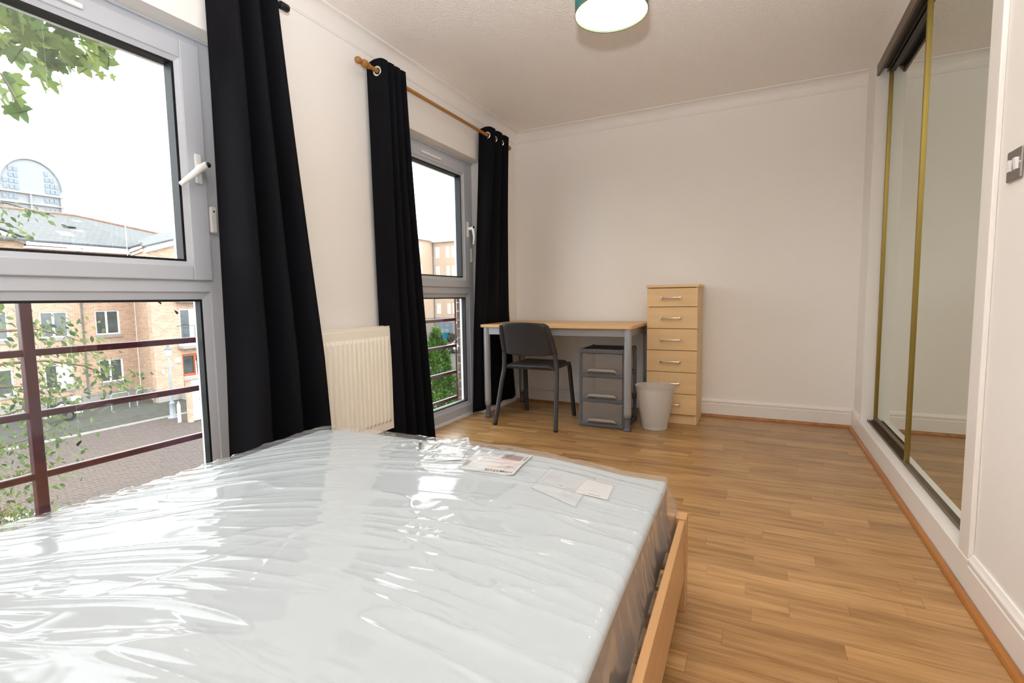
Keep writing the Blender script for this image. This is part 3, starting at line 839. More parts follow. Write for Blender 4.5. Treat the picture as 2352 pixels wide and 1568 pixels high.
# seat
nu, nv = 16, 16; gpts = []
for j in range(nv+1):
    t = j/nv
    for i in range(nu+1):
        s = 2*i/nu - 1
        half = .205 - .010*t
        x = .487 + s*half - .010*t
        y = 3.338 + .402*t + .008*(1-s*s)*(1 if t > .5 else -1)
        z = .452 - .016*(1-s*s)*math.sin(math.pi*min(1, t*1.1)) - .045*max(0, t-.86)/.14*.8 - .028*max(0, abs(s)-.86)/.14
        if j == 0: z -= .020
        gpts.append((x, y, z))
shell('seat', gpts, nu, nv, .012, M['chair'], ch)
fr = MB()
fr.tube([(.290, 3.345, .430), (.290, 3.70, .428)], .012, 10); fr.tube([(.685, 3.345, .430), (.672, 3.70, .428)], .012, 10)
fr.tube([(.29, 3.36, .425), (.685, 3.36, .425)], .012, 10)
fr.build('seat_frame', M['chairleg'], ch)
def oval_leg(pts, name='leg'):
    m = MB(); m.tube(pts, [.0165]*len(pts), 12); lo = m.build(name, M['chairleg'], ch)
    MB().lathe([(0, 0), (.016, 0), (.0175, .004), (.0175, .012)], pts[-1], 'z', 12).build('foot_cap', M['black'], lo)
oval_leg([(.285, 3.338, .535), (.286, 3.338, .45), (.284, 3.330, .40), (.276, 3.312, .33), (.248, 3.243, 0)])
oval_leg([(.694, 3.338, .535), (.706, 3.338, .45), (.711, 3.330, .40), (.716, 3.312, .33), (.740, 3.226, 0)])
oval_leg([(.294, 3.70, .432), (.286, 3.715, .40), (.262, 3.785, 0)])
oval_leg([(.668, 3.695, .432), (.672, 3.708, .40), (.694, 3.752, 0)])

# ================================================================== PLASTIC DRAWER TOWER
tw = thing('drawer_tower', (1.0, 3.63, 0), 'grey plastic tower of three clear drawers under the desk', 'drawer unit')
tx0, tx1, ty0, ty1, th = .830, 1.180, 3.465, 3.800, .555
for (a, b) in ((tx0, ty0), (tx1-.026, ty0), (tx0, ty1-.026), (tx1-.026, ty1-.026)):
    MB().box(a, a+.026, b, b+.026, 0, th+.008, .007).build('post', M['tower'], tw)
lev = [0.0, .180, .362, .535]
for k, z in enumerate(lev):
    fb = MB()
    hgt = .030 if k < 3 else .034
    fb.box(tx0+.02, tx1-.02, ty0-.004, ty0+.016, z+.004, z+hgt, .005)
    fb.box(tx0+.02, tx1-.02, ty1-.018, ty1-.002, z+.004, z+hgt, .005)
    fb.box(tx0+.002, tx0+.018, ty0+.02, ty1-.02, z+.004, z+hgt, .005); fb.box(tx1-.018, tx1-.002, ty0+.02, ty1-.02, z+.004, z+hgt, .005)
    fb.build('cross_frame', M['tower'], tw)
MB().box(tx0+.012, tx1-.012, ty0+.006, ty1-.006, th-.004, th+.002, .002).build('top_panel', M['towertop'], tw)
for (a, b) in ((tx0+.003, ty0+.003), (tx1-.027, ty0+.003), (tx0+.003, ty1-.027), (tx1-.027, ty1-.027)):
    MB().lathe([(.013, th), (.013, th+.012), (.010, th+.017), (0, th+.018)], (a+.012, b+.012, 0), 'z', 14).build('stacking_stud', M['tower'], tw)
for k in range(3):
    z0 = lev[k]+.032; z1 = lev[k+1]+.001
    d = MB(); x0, x1, y0_, y1_ = tx0+.028, tx1-.028, ty0-.002, ty1-.03
    d.box(x0, x1, y0_, y0_+.004, z0, z1, .001); d.box(x0, x0+.003, y0_+.005, y1_, z0, z1-.01); d.box(x1-.003, x1, y0_+.005, y1_, z0, z1-.01)
    d.box(x0, x1, y1_-.003, y1_, z0, z1-.01); d.box(x0, x1, y0_+.005, y1_, z0, z0+.003)
    do = d.build('drawer', M['drawer'], tw)
    hp = MB(); xc = (x0+x1)/2; n = 14; vs = []
    for i in range(n+1):
        s = 2*i/n-1; e = min(1, (1-abs(s))/.16)
        vs += [(xc+s*.112, y0_-.001, z0+.002+.030*e), (xc+s*.112, y0_-.020*e-.002, z0+.028*e), (xc+s*.112, y0_-.020*e-.002, z0+.016*e)]
    fs = [(3*i+a, 3*i+3+a, 3*i+4+a, 3*i+1+a) for i in range(n) for a in (0, 1)]
    ho = hp.add(vs, fs, True).build('handle', M['drawerpull'], do)
    md = ho.modifiers.new('thick', 'SOLIDIFY'); md.thickness = .003

# ================================================================== CHEST OF DRAWERS
cx0, cx1, cy0, cy1 = 1.256, 1.612, 3.795, 4.135
cs = thing('chest_of_drawers', (1.434, 3.96, 0), 'narrow pale wood chest of six drawers beside the desk', 'chest of drawers')
body = MB(); body.box(cx0, cx0+.016, cy0+.0, cy1, 0, 1.003, .001); body.box(cx1-.016, cx1, cy0, cy1, 0, 1.003, .001)
body.box(cx0+.016, cx1-.016, cy1-.006, cy1, .05, 1.003); body.box(cx0+.016, cx1-.016, cy0+.02, cy1-.006, .07, .082)
body.build('body', M['maple'], cs)
MB().box(cx0-.006, cx1+.008, cy0-.022, cy1, 1.003, 1.022, .002).build('top', M['maple'], cs)
MB().box(cx0+.016, cx1-.016, cy0+.012, cy0+.026, 0, .074).build('plinth', M['maple'], cs)
zb = [.074, .226, .385, .545, .704, .862, 1.000]
for k in range(6):
    fr_ = MB().box(cx0+.001, cx1-.001, cy0-.017, cy0-.001, zb[k]+.002, zb[k+1]-.002, .0015).build('drawer_front', M['maple'], cs)
    zc = (zb[k]+zb[k+1])/2; xc = (cx0+cx1)/2 - .004; hb = MB()
    for sx in (-1, 1):
        hb.box(xc+sx*.064-.007, xc+sx*.064+.007, cy0-.045, cy0-.017, zc-.008, zc+.008, .002)
    pts = [(xc-.064+.128*i/8, cy0-.042-.005*math.sin(math.pi*i/8), zc-.001) for i in range(9)]
    hb.tube(pts, .0052, 10)
    hb.build('handle', M['chrome'], fr_)

# ================================================================== WASTE BIN
bn = thing('waste_bin', (1.352, 3.602, 0), 'frosted white plastic waste bin in front of the chest of drawers', 'bin')
pr_ = [(0, .003), (.080, .003), (.083, .0), (.0865, .006)]
for k in range(13):
    t = k/12; pr_.append((.0865 + (.136-.0865)*t + (.0008 if k % 3 == 1 else 0), .006 + .300*t))
pr_ += [(.1395, .308), (.1405, .311), (.1375, .313), (.1345, .308)]
for k in range(6): t = 1-k/5; pr_.append((.084+(.1335-.084)*t, .009 + .296*t))
pr_ += [(.08, .008), (0, .008)]
MB().lathe(pr_, (1.352, 3.602, 0), 'z', 48).build('bin_body', M['bin'], bn)

# ================================================================== PENDANT LAMP
pl = thing('pendant_lamp', (1.435, 2.112, H), 'teal drum pendant lamp, lit, hanging from the ceiling', 'lamp')
px, py, pz = 1.435, 2.112, 2.09
MB().lathe([(.146, pz), (.146, pz+.205), (.1445, pz+.205), (.1445, pz)], (px, py, 0), 'z', 64, closed=True).build('lamp_shade', M['shade'], pl)
MB().lathe([(.1442, pz+.012), (.1442, pz+.204)], (px, py, 0), 'z', 64).build('shade_lining', M['shadein'], pl)
MB().lathe([(.1465, pz-.001), (.1475, pz+.002), (.1465, pz+.005), (.1440, pz+.002)], (px, py, 0), 'z', 64, closed=True).build('shade_rim', M['gold'], pl)
df = MB().lathe([(0, pz+.006), (.10, pz+.006), (.1435, pz+.006), (.1435, pz+.009), (0, pz+.009)], (px, py, 0), 'z', 64).build('diffuser', M['diffuser'], pl)
MB().tube([(px, py, pz+.14), (px, py, H-.03)], .0035, 8).build('cord', M['upvc_trim'], pl)
MB().lathe([(0, H-.032), (.02, H-.032), (.045, H-.015), (.05, H), (0, H)], (px, py, 0), 'z', 28).build('ceiling_rose', M['upvc_trim'], pl)
sp = MB(); sp.lathe([(.018, pz+.10), (.018, pz+.15), (0, pz+.15)], (px, py, 0), 'z', 18)
for k in range(3):
    an = 2*math.pi*k/3; sp.tube([(px, py, pz+.148), (px+.144*math.cos(an), py+.144*math.sin(an), pz+.198)], .0016, 6)
sp.build('shade_holder', M['upvc_trim'], pl)
bl_d = bpy.data.lights.new('bulb', 'POINT'); bl_d.energy = 5.0; bl_d.color = (1.0, .78, .5); bl_d.shadow_soft_size = .03
bl = bpy.data.objects.new('bulb', bl_d); COL.objects.link(bl); bl.parent = pl; bl.location = (0, 0, pz+.08-H)

# ================================================================== BED
BA = .0275; BO = (1.091, 1.5145)
bed = thing('bed_frame', (BO[0], BO[1], 0), 'low beech bed frame with slatted base under the wrapped mattress', 'bed', rz=BA)
hwf = .735; BL = 2.07
LB = dict(local=True)
for sx in (-1, 1):
    MB().box(sx*hwf, sx*(hwf-.018), -BL+.04, -.045, .105, .282, .002).build('side_rail', M['bedwood'], bed, **LB)
    MB().box(sx*(hwf+.004), sx*(hwf-.026), -.043, .006, 0, .287, .002).build('leg', M['bedwood'], bed, **LB)
    MB().box(sx*(hwf+.004), sx*(hwf-.030), -BL, -BL+.056, 0, .70, .002).build('leg', M['bedwood'], bed, **LB)
    MB().box(sx*(hwf-.018), sx*(hwf-.040), -BL+.06, -.05, .145, .165).build('slat_ledge', M['slat'], bed, **LB)
MB().box(-hwf+.03, hwf-.03, -.022, -.002, .105, .282, .002).build('foot_rail', M['bedwood'], bed, **LB)
MB().box(-hwf+.03, hwf-.03, -BL+.018, -BL+.038, .30, .68, .002).build('headboard', M['bedwood'], bed, **LB)
MB().box(-.03, .03, -BL+.05, -.03, .10, .150).build('mid_beam', M['deskmetal'], bed, **LB)
sl0 = None
for k in range(16):
    yy = -.085 - k*.124
    if sl0 is None:
        sl0 = MB().box(-.714, .714, -.034, .034, .165, .179, .003).build('slat', M['slat'], bed, **LB); sl0.location = (0, yy, 0)
    else: link_copy(sl0, bed, loc=(0, yy, 0))

# ------------------------------------------------------------------ mattress in its plastic
rng = np.random.default_rng(11)
def vnoise(x, y, seed):
    r_ = np.random.default_rng(seed); g = r_.random((64, 64))
    xi = np.floor(x).astype(int); yi = np.floor(y).astype(int); fx = x-xi; fy = y-yi
    fx = fx*fx*(3-2*fx); fy = fy*fy*(3-2*fy)
    a = g[xi % 64, yi % 64]; b = g[(xi+1) % 64, yi % 64]; c = g[xi % 64, (yi+1) % 64]; d = g[(xi+1) % 64, (yi+1) % 64]
    return (a*(1-fx)+b*fx)*(1-fy) + (c*(1-fx)+d*fx)*fy
HW = .688; VF = -.030; VB = -2.0; ZE = .402
def ztop(u, v):
    """mattress crown: highest along a line left of the middle"""
    u = np.asarray(u, float); v = np.asarray(v, float)
    e = np.clip(1-((u+.16)/.72)**2, 0, 1)
    return ZE + .034*e*(0.75+.25*np.cos((v+.25)*1.2)) + .004*np.sin(u*7+v*5)
def drape(u, v, zfun, rad, hwid, vf, lift=0.0):
    cu = np.clip(u, -hwid+rad, hwid-rad); cv = np.minimum(v, vf-rad)
    du = u-cu; dv = v-cv; dr = np.sqrt(du*du+dv*dv) + 1e-9
    an = np.minimum(dr/rad, math.pi/2)
    h = rad*np.sin(an); dn = rad*(1-np.cos(an)) + np.maximum(dr-rad*math.pi/2, 0)
    return cu + du/dr*h, cv + dv/dr*h, zfun(cu, cv) + lift - dn, du/dr, dv/dr, dr
# core
nu, nv = 240, 260
U, V = np.meshgrid(np.linspace(-HW-.24, HW+.24, nu), np.linspace(VB, VF+.24, nv))
X, Y, Z, DX, DY, DR = drape(U, V, lambda a, b: ztop(a, b)-.006, .014, HW-.004, VF-.004)
Z = np.maximum(Z, .181)
def grid_faces(nv, nu):
    i = np.arange((nv-1)*nu).reshape(nv-1, nu)[:, :-1].ravel()
    return np.stack([i, i+1, i+nu+1, i+nu], 1)
mat_t = thing('mattress', (BO[0], BO[1], .18), 'thick white mattress still sealed in clear plastic on the bed', 'mattress', rz=BA)
P = np.stack([X, Y, Z-.18], -1).reshape(-1, 3)
fc = grid_faces(nv, nu); isb = (DR.ravel()[fc] > .020).all(1)
mb = MB(); mb.add(P.tolist(), fc[~isb].tolist(), True)
mb.build('top_cover', M['mattress'], mat_t, local=True)
mb = MB(); mb.add(P.tolist(), fc[isb].tolist(), True)
bo = mb.build('side_border', M['border'], mat_t, local=True)
bo['label'] = 'dark beige side border'

# plastic wrap: fold field
def folds(U, V):
    h = np.zeros_like(U)
    gU = .42*U - .45*U*U - .117*U**3          # the pull lines fan out across the bed
    VP = V - gU
    # long drawn-out streaks, mostly across the bed
    wx = U*2.2 + .35*np.sin(V*9) ; wy = (VP + .02*np.sin(U*5))*17
    n1 = vnoise(wx+10, wy+20, 1); r1 = 1-np.abs(2*n1-1)
    h += .0055*r1**5
    n2 = vnoise(U*4.3+.6*np.sin(V*7)+31, VP*27+7, 2); r2 = 1-np.abs(2*n2-1)
    msk = np.clip(vnoise(U*3+5, V*3+9, 3)*2.2-.7, 0, 1)
    h += .0036*r2**4*msk
    # soft pillowing
    h += .0055*vnoise(U*2.2+3, VP*5.2+8, 4) + .0022*vnoise(U*4+1, VP*11+2, 5)
    # crumples
    n3 = vnoise(U*16+3*vnoise(U*6, V*6, 8), V*22+3*vnoise(U*6+9, V*6+4, 9), 6); r3 = 1-np.abs(2*n3-1)
    m3 = np.clip(vnoise(U*4+15, V*5+3, 7)*3-1.75, 0, 1)
    h += .0030*r3**2*m3
    # the film crumples over the packed papers
    pm_ = np.exp(-(((U+.02)/.26)**2 + ((V+.14)/.13)**2))
    n5 = vnoise(U*30+2*vnoise(U*9, V*9, 31), V*38+2*vnoise(U*9+5, V*9, 32), 33)
    h = h*(1-.4*pm_) + .0042*(1-np.abs(2*n5-1))**1.5*pm_
    # single pulled creases
    rg = np.random.default_rng(5)
    for k in range(110):
        cu, cv = rg.uniform(-.7, .7), rg.uniform(-1.45, -.03)
        an = math.atan(.42 - .9*cu - .35*cu*cu) + rg.normal(0, .16) if rg.random() < .85 else rg.uniform(0, math.pi)
        L_ = rg.uniform(.12, .55); w = rg.uniform(.003, .010); a = rg.uniform(.0012, .0045)
        du, dv = U-cu, V-cv
        t = du*math.cos(an)+dv*math.sin(an); d = -du*math.sin(an)+dv*math.cos(an) + rg.uniform(-.5, .5)*t*t
        h += a*np.clip(1-(2*t/L_)**2, 0, 1)*np.exp(-np.abs(d)/w)
    return h
nu, nv = 470, 560
U, V = np.meshgrid(np.linspace(-HW-.27, HW+.27, nu), np.linspace(VB+.3, VF+.27, nv))
X, Y, Z, DX, DY, DR = drape(U, V, lambda a, b: ztop(a, b), .018, HW, VF, .002)
F = folds(U, V)
side = np.clip((DR-.03)/.10, 0, 1)
top = 1-np.clip((DR-.02)/.05, 0, 1)
# loose skirt: vertical pleats and outward bulge
along = np.where(np.abs(DX) > np.abs(DY), V, U)
pl_ = vnoise(along*26+3, DR*3+2, 21); pl2 = vnoise(along*9+3, DR*5+1, 22)
outw = side*(.010*(1-np.abs(2*pl_-1)) + .020*pl2*np.clip(DR/.15, 0, 1.2) + .002)
ear = np.clip(np.minimum(np.abs(DX), np.abs(DY))*1.6, 0, 1)*side
outw += ear*.040*(.6+.4*np.sin(DR*30))
X = X + DX*outw; Y = Y + DY*outw
Z = Z + F*top + .002
hem = .150 + .055*vnoise(along*5+2, along*0+3, 23) + .02*vnoise(along*21+2, along*0+7, 24)
keep_v = DR < hem
fc = grid_faces(nv, nu)
kv = keep_v.ravel()
fc = fc[kv[fc].all(1)]
used = np.zeros(nu*nv, bool); used[fc.ravel()] = True
idx = np.cumsum(used)-1
P = np.stack([X, Y, Z-.18], -1).reshape(-1, 3)[used]
me = bpy.data.meshes.new('plastic_wrap')
me.from_pydata(P.tolist(), [], idx[fc].tolist())
me.polygons.foreach_set('use_smooth', [True]*len(me.polygons)); me.materials.append(M['wrap']); me.update()
wrap = bpy.data.objects.new('plastic_wrap', me); COL.objects.link(wrap); wrap.parent = mat_t
wrap['label'] = 'wrinkled clear plastic wrapping'

# ------------------------------------------------------------------ papers lying under the plastic
class Sheet:
    """quad sheet in bed space; corners: near-left, near-right, far-right, far-left"""
    def __init__(s, name, corners, label, cat, mat, z=-.0045, curl=None, nx=14, ny=10):
        s.c = [np.array(p) for p in corners]; s.z = z; s.curl = curl
        vs = [s.at(i/nx, j/ny) for j in range(ny+1) for i in range(nx+1)]
        fs = [(j*(nx+1)+i, j*(nx+1)+i+1, (j+1)*(nx+1)+i+1, (j+1)*(nx+1)+i) for j in range(ny) for i in range(nx)]
        s.o = MB().add(vs, fs, True).build(name, mat)
        s.o.location = (BO[0], BO[1], 0); s.o.rotation_euler = (0, 0, BA)
        md = s.o.modifiers.new('thick', 'SOLIDIFY'); md.thickness = .0004; md.offset = -1
        tag(s.o, label, cat, 'papers packed with the mattress')
    def at(s, a, b, dz=0.0):
        p = (s.c[0]*(1-a)+s.c[1]*a)*(1-b) + (s.c[3]*(1-a)+s.c[2]*a)*b
        z = float(ztop(p[0], p[1])) + s.z + dz
        if s.curl: z += s.curl(a, b)
        return (p[0], p[1], z)
    def ink(s, name, quads, mat, dz=.0005, nsub=4):
        m = MB()
        for (a0, a1, b0, b1) in quads:
            n = nsub
            vs = [s.at(a0+(a1-a0)*i/n, b0+(b1-b0)*j/n, dz) for j in range(n+1) for i in range(n+1)]
            m.add(vs, [(j*(n+1)+i, j*(n+1)+i+1, (j+1)*(n+1)+i+1, (j+1)*(n+1)+i) for j in range(n) for i in range(n)])
        o = m.build(name, mat, s.o, local=True)
        if len(quads) > 1: o['kind'] = 'stuff'
        return o
    def text(s, name, body, a_right, b_base, width, height, mat, flip=True, dz=.0006, bold=True):
        cu = bpy.data.curves.new('txt', 'FONT'); cu.body = body; cu.size = 1.0
        if bold: cu.offset = .004
        tmp = bpy.data.objects.new('txt', cu); COL.objects.link(tmp)
        bpy.context.view_layer.update()
        me = bpy.data.meshes.new_from_object(tmp.evaluated_get(bpy.context.evaluated_depsgraph_get()))
        bpy.data.objects.remove(tmp, do_unlink=True)
        xs = [v.co.x for v in me.vertices]; ys = [v.co.y for v in me.vertices]
        x0, x1, y0_, y1_ = min(xs), max(xs), 0.0, max(ys)
        for v in me.vertices:
            fx = (v.co.x-x0)/(x1-x0); fy = (v.co.y-y0_)/(y1_-y0_)
            if flip: v.co = s.at(a_right - fx*width, b_base - fy*height, dz)
            else: v.co = s.at(a_right - width + fx*width, b_base + fy*height, dz)
        me.name = name; me.materials.clear(); me.materials.append(mat)
        o = bpy.data.objects.new(name, me); COL.objects.link(o); o.parent = s.o
        return o
rq = random.Random(5)
def textlines(a0, a1, b0, b1, rows, ragged=.3):
    q_ = []; hgt = (b1-b0)/rows
    for k in range(rows):
        x = a1; end = a0 + (a1-a0)*rq.uniform(0, ragged)
        while x > end:
            w = rq.uniform(.012, .045); q_.append((max(end, x-w), x, b0+hgt*k+hgt*.3, b0+hgt*k+hgt*.62)); x -= w + .010
    return q_
def barcode(a0, a1, b0, b1, along='b'):
    q_ = []; t = 0
    while t < 1:
        w = rq.choice((.012, .02, .035)); 
        q_.append((a0, a1, b0+(b1-b0)*t, b0+(b1-b0)*min(1, t+w)) if along == 'b' else (a0+(a1-a0)*t, a0+(a1-a0)*min(1, t+w), b0, b1))
        t += w + rq.choice((.012, .02, .03))
    return q_
lf = Sheet('leaflet', [(.094, -.263), (.278, -.246), (.263, -.060), (.068, -.056)],
           'printed product leaflet with a mauve bed photograph, lying under the plastic', 'leaflet', M['paper'],
           curl=lambda a, b: .006*max(0, a-.9)/.1 + .002*math.sin(b*5))
lf.ink('photograph', [(.50, .955, .36, .64)], M['blush'])
lf.ink('photograph_headboard', [(.52, .95, .64, .90)], M['mauve'], nsub=8)
lf.text('title', 'HAMARVIK', .93, .135, .48, .085, M['ink'])
lf.text('size_text', '140x200', .93, .335, .16, .05, M['ink'], bold=False)
lf.ink('colour_patch', [(.52, .66, .20, .25), (.76, .93, .165, .215)], M['peach'])
lf.ink('small_print', textlines(.55, .93, .22, .34, 3) + textlines(.30, .42, .80, .86, 2), M['greyink'])
lf.ink('barcode', barcode(.03, .115, .12, .36), M['greyink'])
lf.ink('barcode_number', textlines(.01, .026, .12, .34, 9, 0), M['greyink'])
pt = []
lb = Sheet('paper_label', [(-.115, -.180), (.042, -.082), (-.020, .010), (-.186, -.072)],
           'white care label with barcode and a pen cross at the far edge of the mattress', 'label', M['paper2'],
           curl=lambda a, b: .012*max(0, a-.72)/.28*b)
lb.ink('barcode', barcode(.03, .09, .10, .90), M['ink'])
lb.ink('barcode_number', textlines(.095, .12, .1, .9, 14, 0), M['greyink'])
cr_ = MB()
for (p0, p1, w) in (((.36, .30), (.52, .88), .010), ((.30, .62), (.58, .52), .004), ((.40, .85), (.56, .55), .004)):
    d = np.array(p1)-np.array(p0); d = d/np.linalg.norm(d); nn = np.array([-d[1], d[0]])*w
    n = 8; vs = []
    for i in range(n+1):
        c_ = np.array(p0)+(np.array(p1)-np.array(p0))*i/n
        vs += [lb.at(*(c_+nn), .0008), lb.at(*(c_-nn), .0008)]
    cr_.add(vs, [(2*i, 2*i+1, 2*i+3, 2*i+2) for i in range(n)])
cr_.build('pen_cross', M['ink'], lb.o, local=True)['kind'] = 'stuff'
lb.ink('small_print', textlines(.66, .80, .25, .75, 6), M['greyink'])
lb.ink('heading', textlines(.84, .95, .2, .85, 5, .1), M['ink'])
lc = Sheet('paper_label', [(-.035, -.305), (.070, -.306), (.050, -.246), (-.058, -.257)],
           'small white text label nearer the camera than the barcode label', 'label', M['paper2'])
lc.ink('small_print', textlines(.55, .92, .45, .85, 4, .2) + textlines(.06, .40, .45, .85, 4, .2) + textlines(.35, .6, .15, .3, 1), M['greyink'])
lc.ink('dot', [(.44, .47, .44, .54), (.94, .97, .20, .30)], M['ink'])
ld = Sheet('paper_label', [(-.002, -.244), (.072, -.190), (.036, -.100), (-.046, -.124)],
           'crumpled text label between the barcode label and the leaflet', 'label', M['paper2'], curl=lambda a, b: .004*math.sin(a*9)*math.sin(b*7)+.003)
ld.ink('small_print', textlines(.1, .85, .55, .9, 4, .3), M['greyink'])
ld.ink('dot', [(.90, .95, .80, .86), (.2, .25, .30, .36), (.6, .65, .14, .2)], M['ink'])
le = Sheet('instruction_sheet', [(.353, -.300), (.500, -.356), (.492, -.125), (.347, -.125)],
           'faint line drawing instruction sheet under the plastic near the mattress corner', 'leaflet', M['paper3'])
ql = []
def rect_lines(a0, a1, b0, b1, w=.006):
    return [(a0, a1, b0, b0+w), (a0, a1, b1-w, b1), (a0, a0+w, b0, b1), (a1-w, a1, b0, b1)]
le.ink('line_drawing', rect_lines(.10, .38, .32, .58) + rect_lines(.13, .35, .62, .86) + rect_lines(.62, .84, .16, .40) + rect_lines(.66, .80, .20, .36), M['greyink'])
le.ink('small_print', textlines(.42, .52, .38, .44, 1) + textlines(.80, .95, .55, .60, 1), M['ink'])
lg_ = Sheet('paper_slip', [(.470, -.270), (.560, -.262), (.552, -.150), (.468, -.150)],
            'blank white paper slip overlapping the instruction sheet', 'paper', M['paper2'], z=-.0035)
lg_.ink('small_print', textlines(.3, .75, .06, .14, 1), M['ink'])

# ================================================================== OUTSIDE THE WINDOWS
def railing(y0, y1, ym, label):
    t = thing('window_railing', (-.37, (y0+y1)/2, -.05), label, 'railing')
    for z in (.086, .312, .540, .768, .986):
        MB().box(-.382, -.358, y0, y1, z-.013, z+.013, .004).build('rail', M['maroon'], t)
    MB().box(-.388, -.352, ym-.018, ym+.018, -.15, 1.000, .005).build('post', M['maroon'], t)
    for yy in (y0, y1): MB().box(-.376, -.364, yy-.006, yy+.006, -.05, .999, .002).build('end_bar', M['maroon'], t)
railing(.20, 1.52, .838, 'maroon steel safety railing outside the bed side window')
railing(2.32, 3.690, 2.94, 'maroon steel safety railing outside the desk side window')

# ---- street surfaces
gd = struct('ground', MB().box(-130, 40, -60, 120, G-.5, G-.07), M['asphalt']); tag(gd, 'grey street surface beyond the paved court', 'ground')
rd = struct('paved_court', MB().box(-21.55, -5.5, -2, 19, G-.07, G-.012), M['paverbase']); tag(rd, 'herringbone block paved court', 'paving')
pw, gp = .2, .004
pav = []
cx0_, cx1_, cy0_, cy1_ = -21.5, -8.5, 2.5, 15.5
ni, nj = int((cx1_-cx0_)/.1), int((cy1_-cy0_)/.1)
for i in range(ni):
    for j in range(nj):
        r_ = (i-j) % 4
        if r_ == 0: pav.append((cx0_+i*.1, cy0_+j*.1, .2, .1))
        elif r_ == 3: pav.append((cx0_+i*.1, cy0_+j*.1, .1, .2))
def pav_score(p):
    v = Vector((p[0]+p[2]/2, p[1]+p[3]/2, G)) - CAM; d = v.dot(_f)
    if d < 1: return 0
    px_ = 1176+1149*v.dot(_r)/d; py_ = 784-1149*v.dot(_u)/d
    return 1/d if (-5 < px_ < 480 and 930 < py_ < 1250 and py_ < 1260-.38*px_+40) else 0
pav.sort(key=pav_score, reverse=True)
pm0 = MB().box(-.1+gp, .1-gp, -.05+gp, .05-gp, -.03, 0).build('paver', M['paver'], rd, local=True)
first = True
for p in pav[:300]:
    vert = p[3] > p[2]
    o = pm0 if first else link_copy(pm0, rd)
    first = False
    o.location = (p[0]+p[2]/2, p[1]+p[3]/2, G+R.uniform(-.003, .003)); o.rotation_euler = (0, 0, math.pi/2 if vert else 0)
mb = MB()
for p in pav[300:]:
    z = G + R.uniform(-.003, .003)
    x0, x1, y0_, y1_ = p[0]+gp, p[0]+p[2]-gp, p[1]+gp, p[1]+p[3]-gp
    mb.add([(x0,y0_,z-.03),(x1,y0_,z-.03),(x1,y1_,z-.03),(x0,y1_,z-.03),(x0,y0_,z),(x1,y0_,z),(x1,y1_,z),(x0,y1_,z)],
           [(4,5,6,7),(0,1,5,4),(1,2,6,5),(2,3,7,6),(3,0,4,7)])
tag(mb.build('paver_rest', M['paver'], rd), kind='stuff')
fw_ = struct('footway', MB().box(-29.3, -21.85, -5, 30, G-.1, G+.02), M['asphalt']); tag(fw_, 'grey footway in front of the brick flats', 'footway')
kb = struct('kerb', MB().box(-21.86, -21.85, -5, 20, G-.1, G+.0), M['kerb']); tag(kb, 'pale kerb between footway and paved court', 'kerb')
for k in range(22):
    MB().box(-21.86, -21.52, 2+k*.9+.006, 2+k*.9+.894, G-.1, G+.025, .01).build('kerbstone', M['kerb'], kb)
mh = MB().box(-14.05, -13.63, 4.9, 5.4, G-.02, G+.012, .004).build('manhole_cover', pm('manhole_iron', (.30, .27, .27), rough=.7, var=.15), None)
tag(mh, 'rectangular manhole cover set in the paving', 'manhole cover')

# ---- brick flats opposite
FX, WX, WY = -29.25, -25.40, 14.50
bl_ = thing('apartment_building', (-33, 14, G), 'buff brick block of flats with slate roof opposite the bed side window', 'building')
holes = []
cols = [(9.30, 10.44), (11.56, 12.70), (13.82, 14.95)]
rowsz = [(-3.20, -1.96), (-.64, .655), (2.0, 3.25)]
for (a, b) in cols:
    for (c_, d_) in rowsz: holes.append((a, b, c_, d_))
for (a, b) in ((4.8, 5.94), (7.0, 8.14)):
    for (c_, d_) in rowsz: holes.append((a, b, c_, d_))
MB().holed('x', FX-.3, FX, -4, 15.75, G, 3.70, holes).build('main_wall', M['brickb'], bl_)
wh = [(15.86, 17.06, -1.10, .68), (15.86, 17.06, 1.52, 3.20), (15.85, 17.35, G+.4, -1.74)]
w_ = MB(); w_.holed('x', WX-.3, WX, WY, 24, G, 3.75, wh); w_.prism([(FX-.1, 15.75), (WX, WY), (WX-.02, WY+.3), (FX-.3, 16.1)], 'z', G, 3.75)
# gable infill of the wing
w_.prism([(WY, 3.75), (24, 3.75), (19.25, 5.35)], 'x', WX-.3, WX)
w_.build('wing_wall', M['brickb'], bl_)
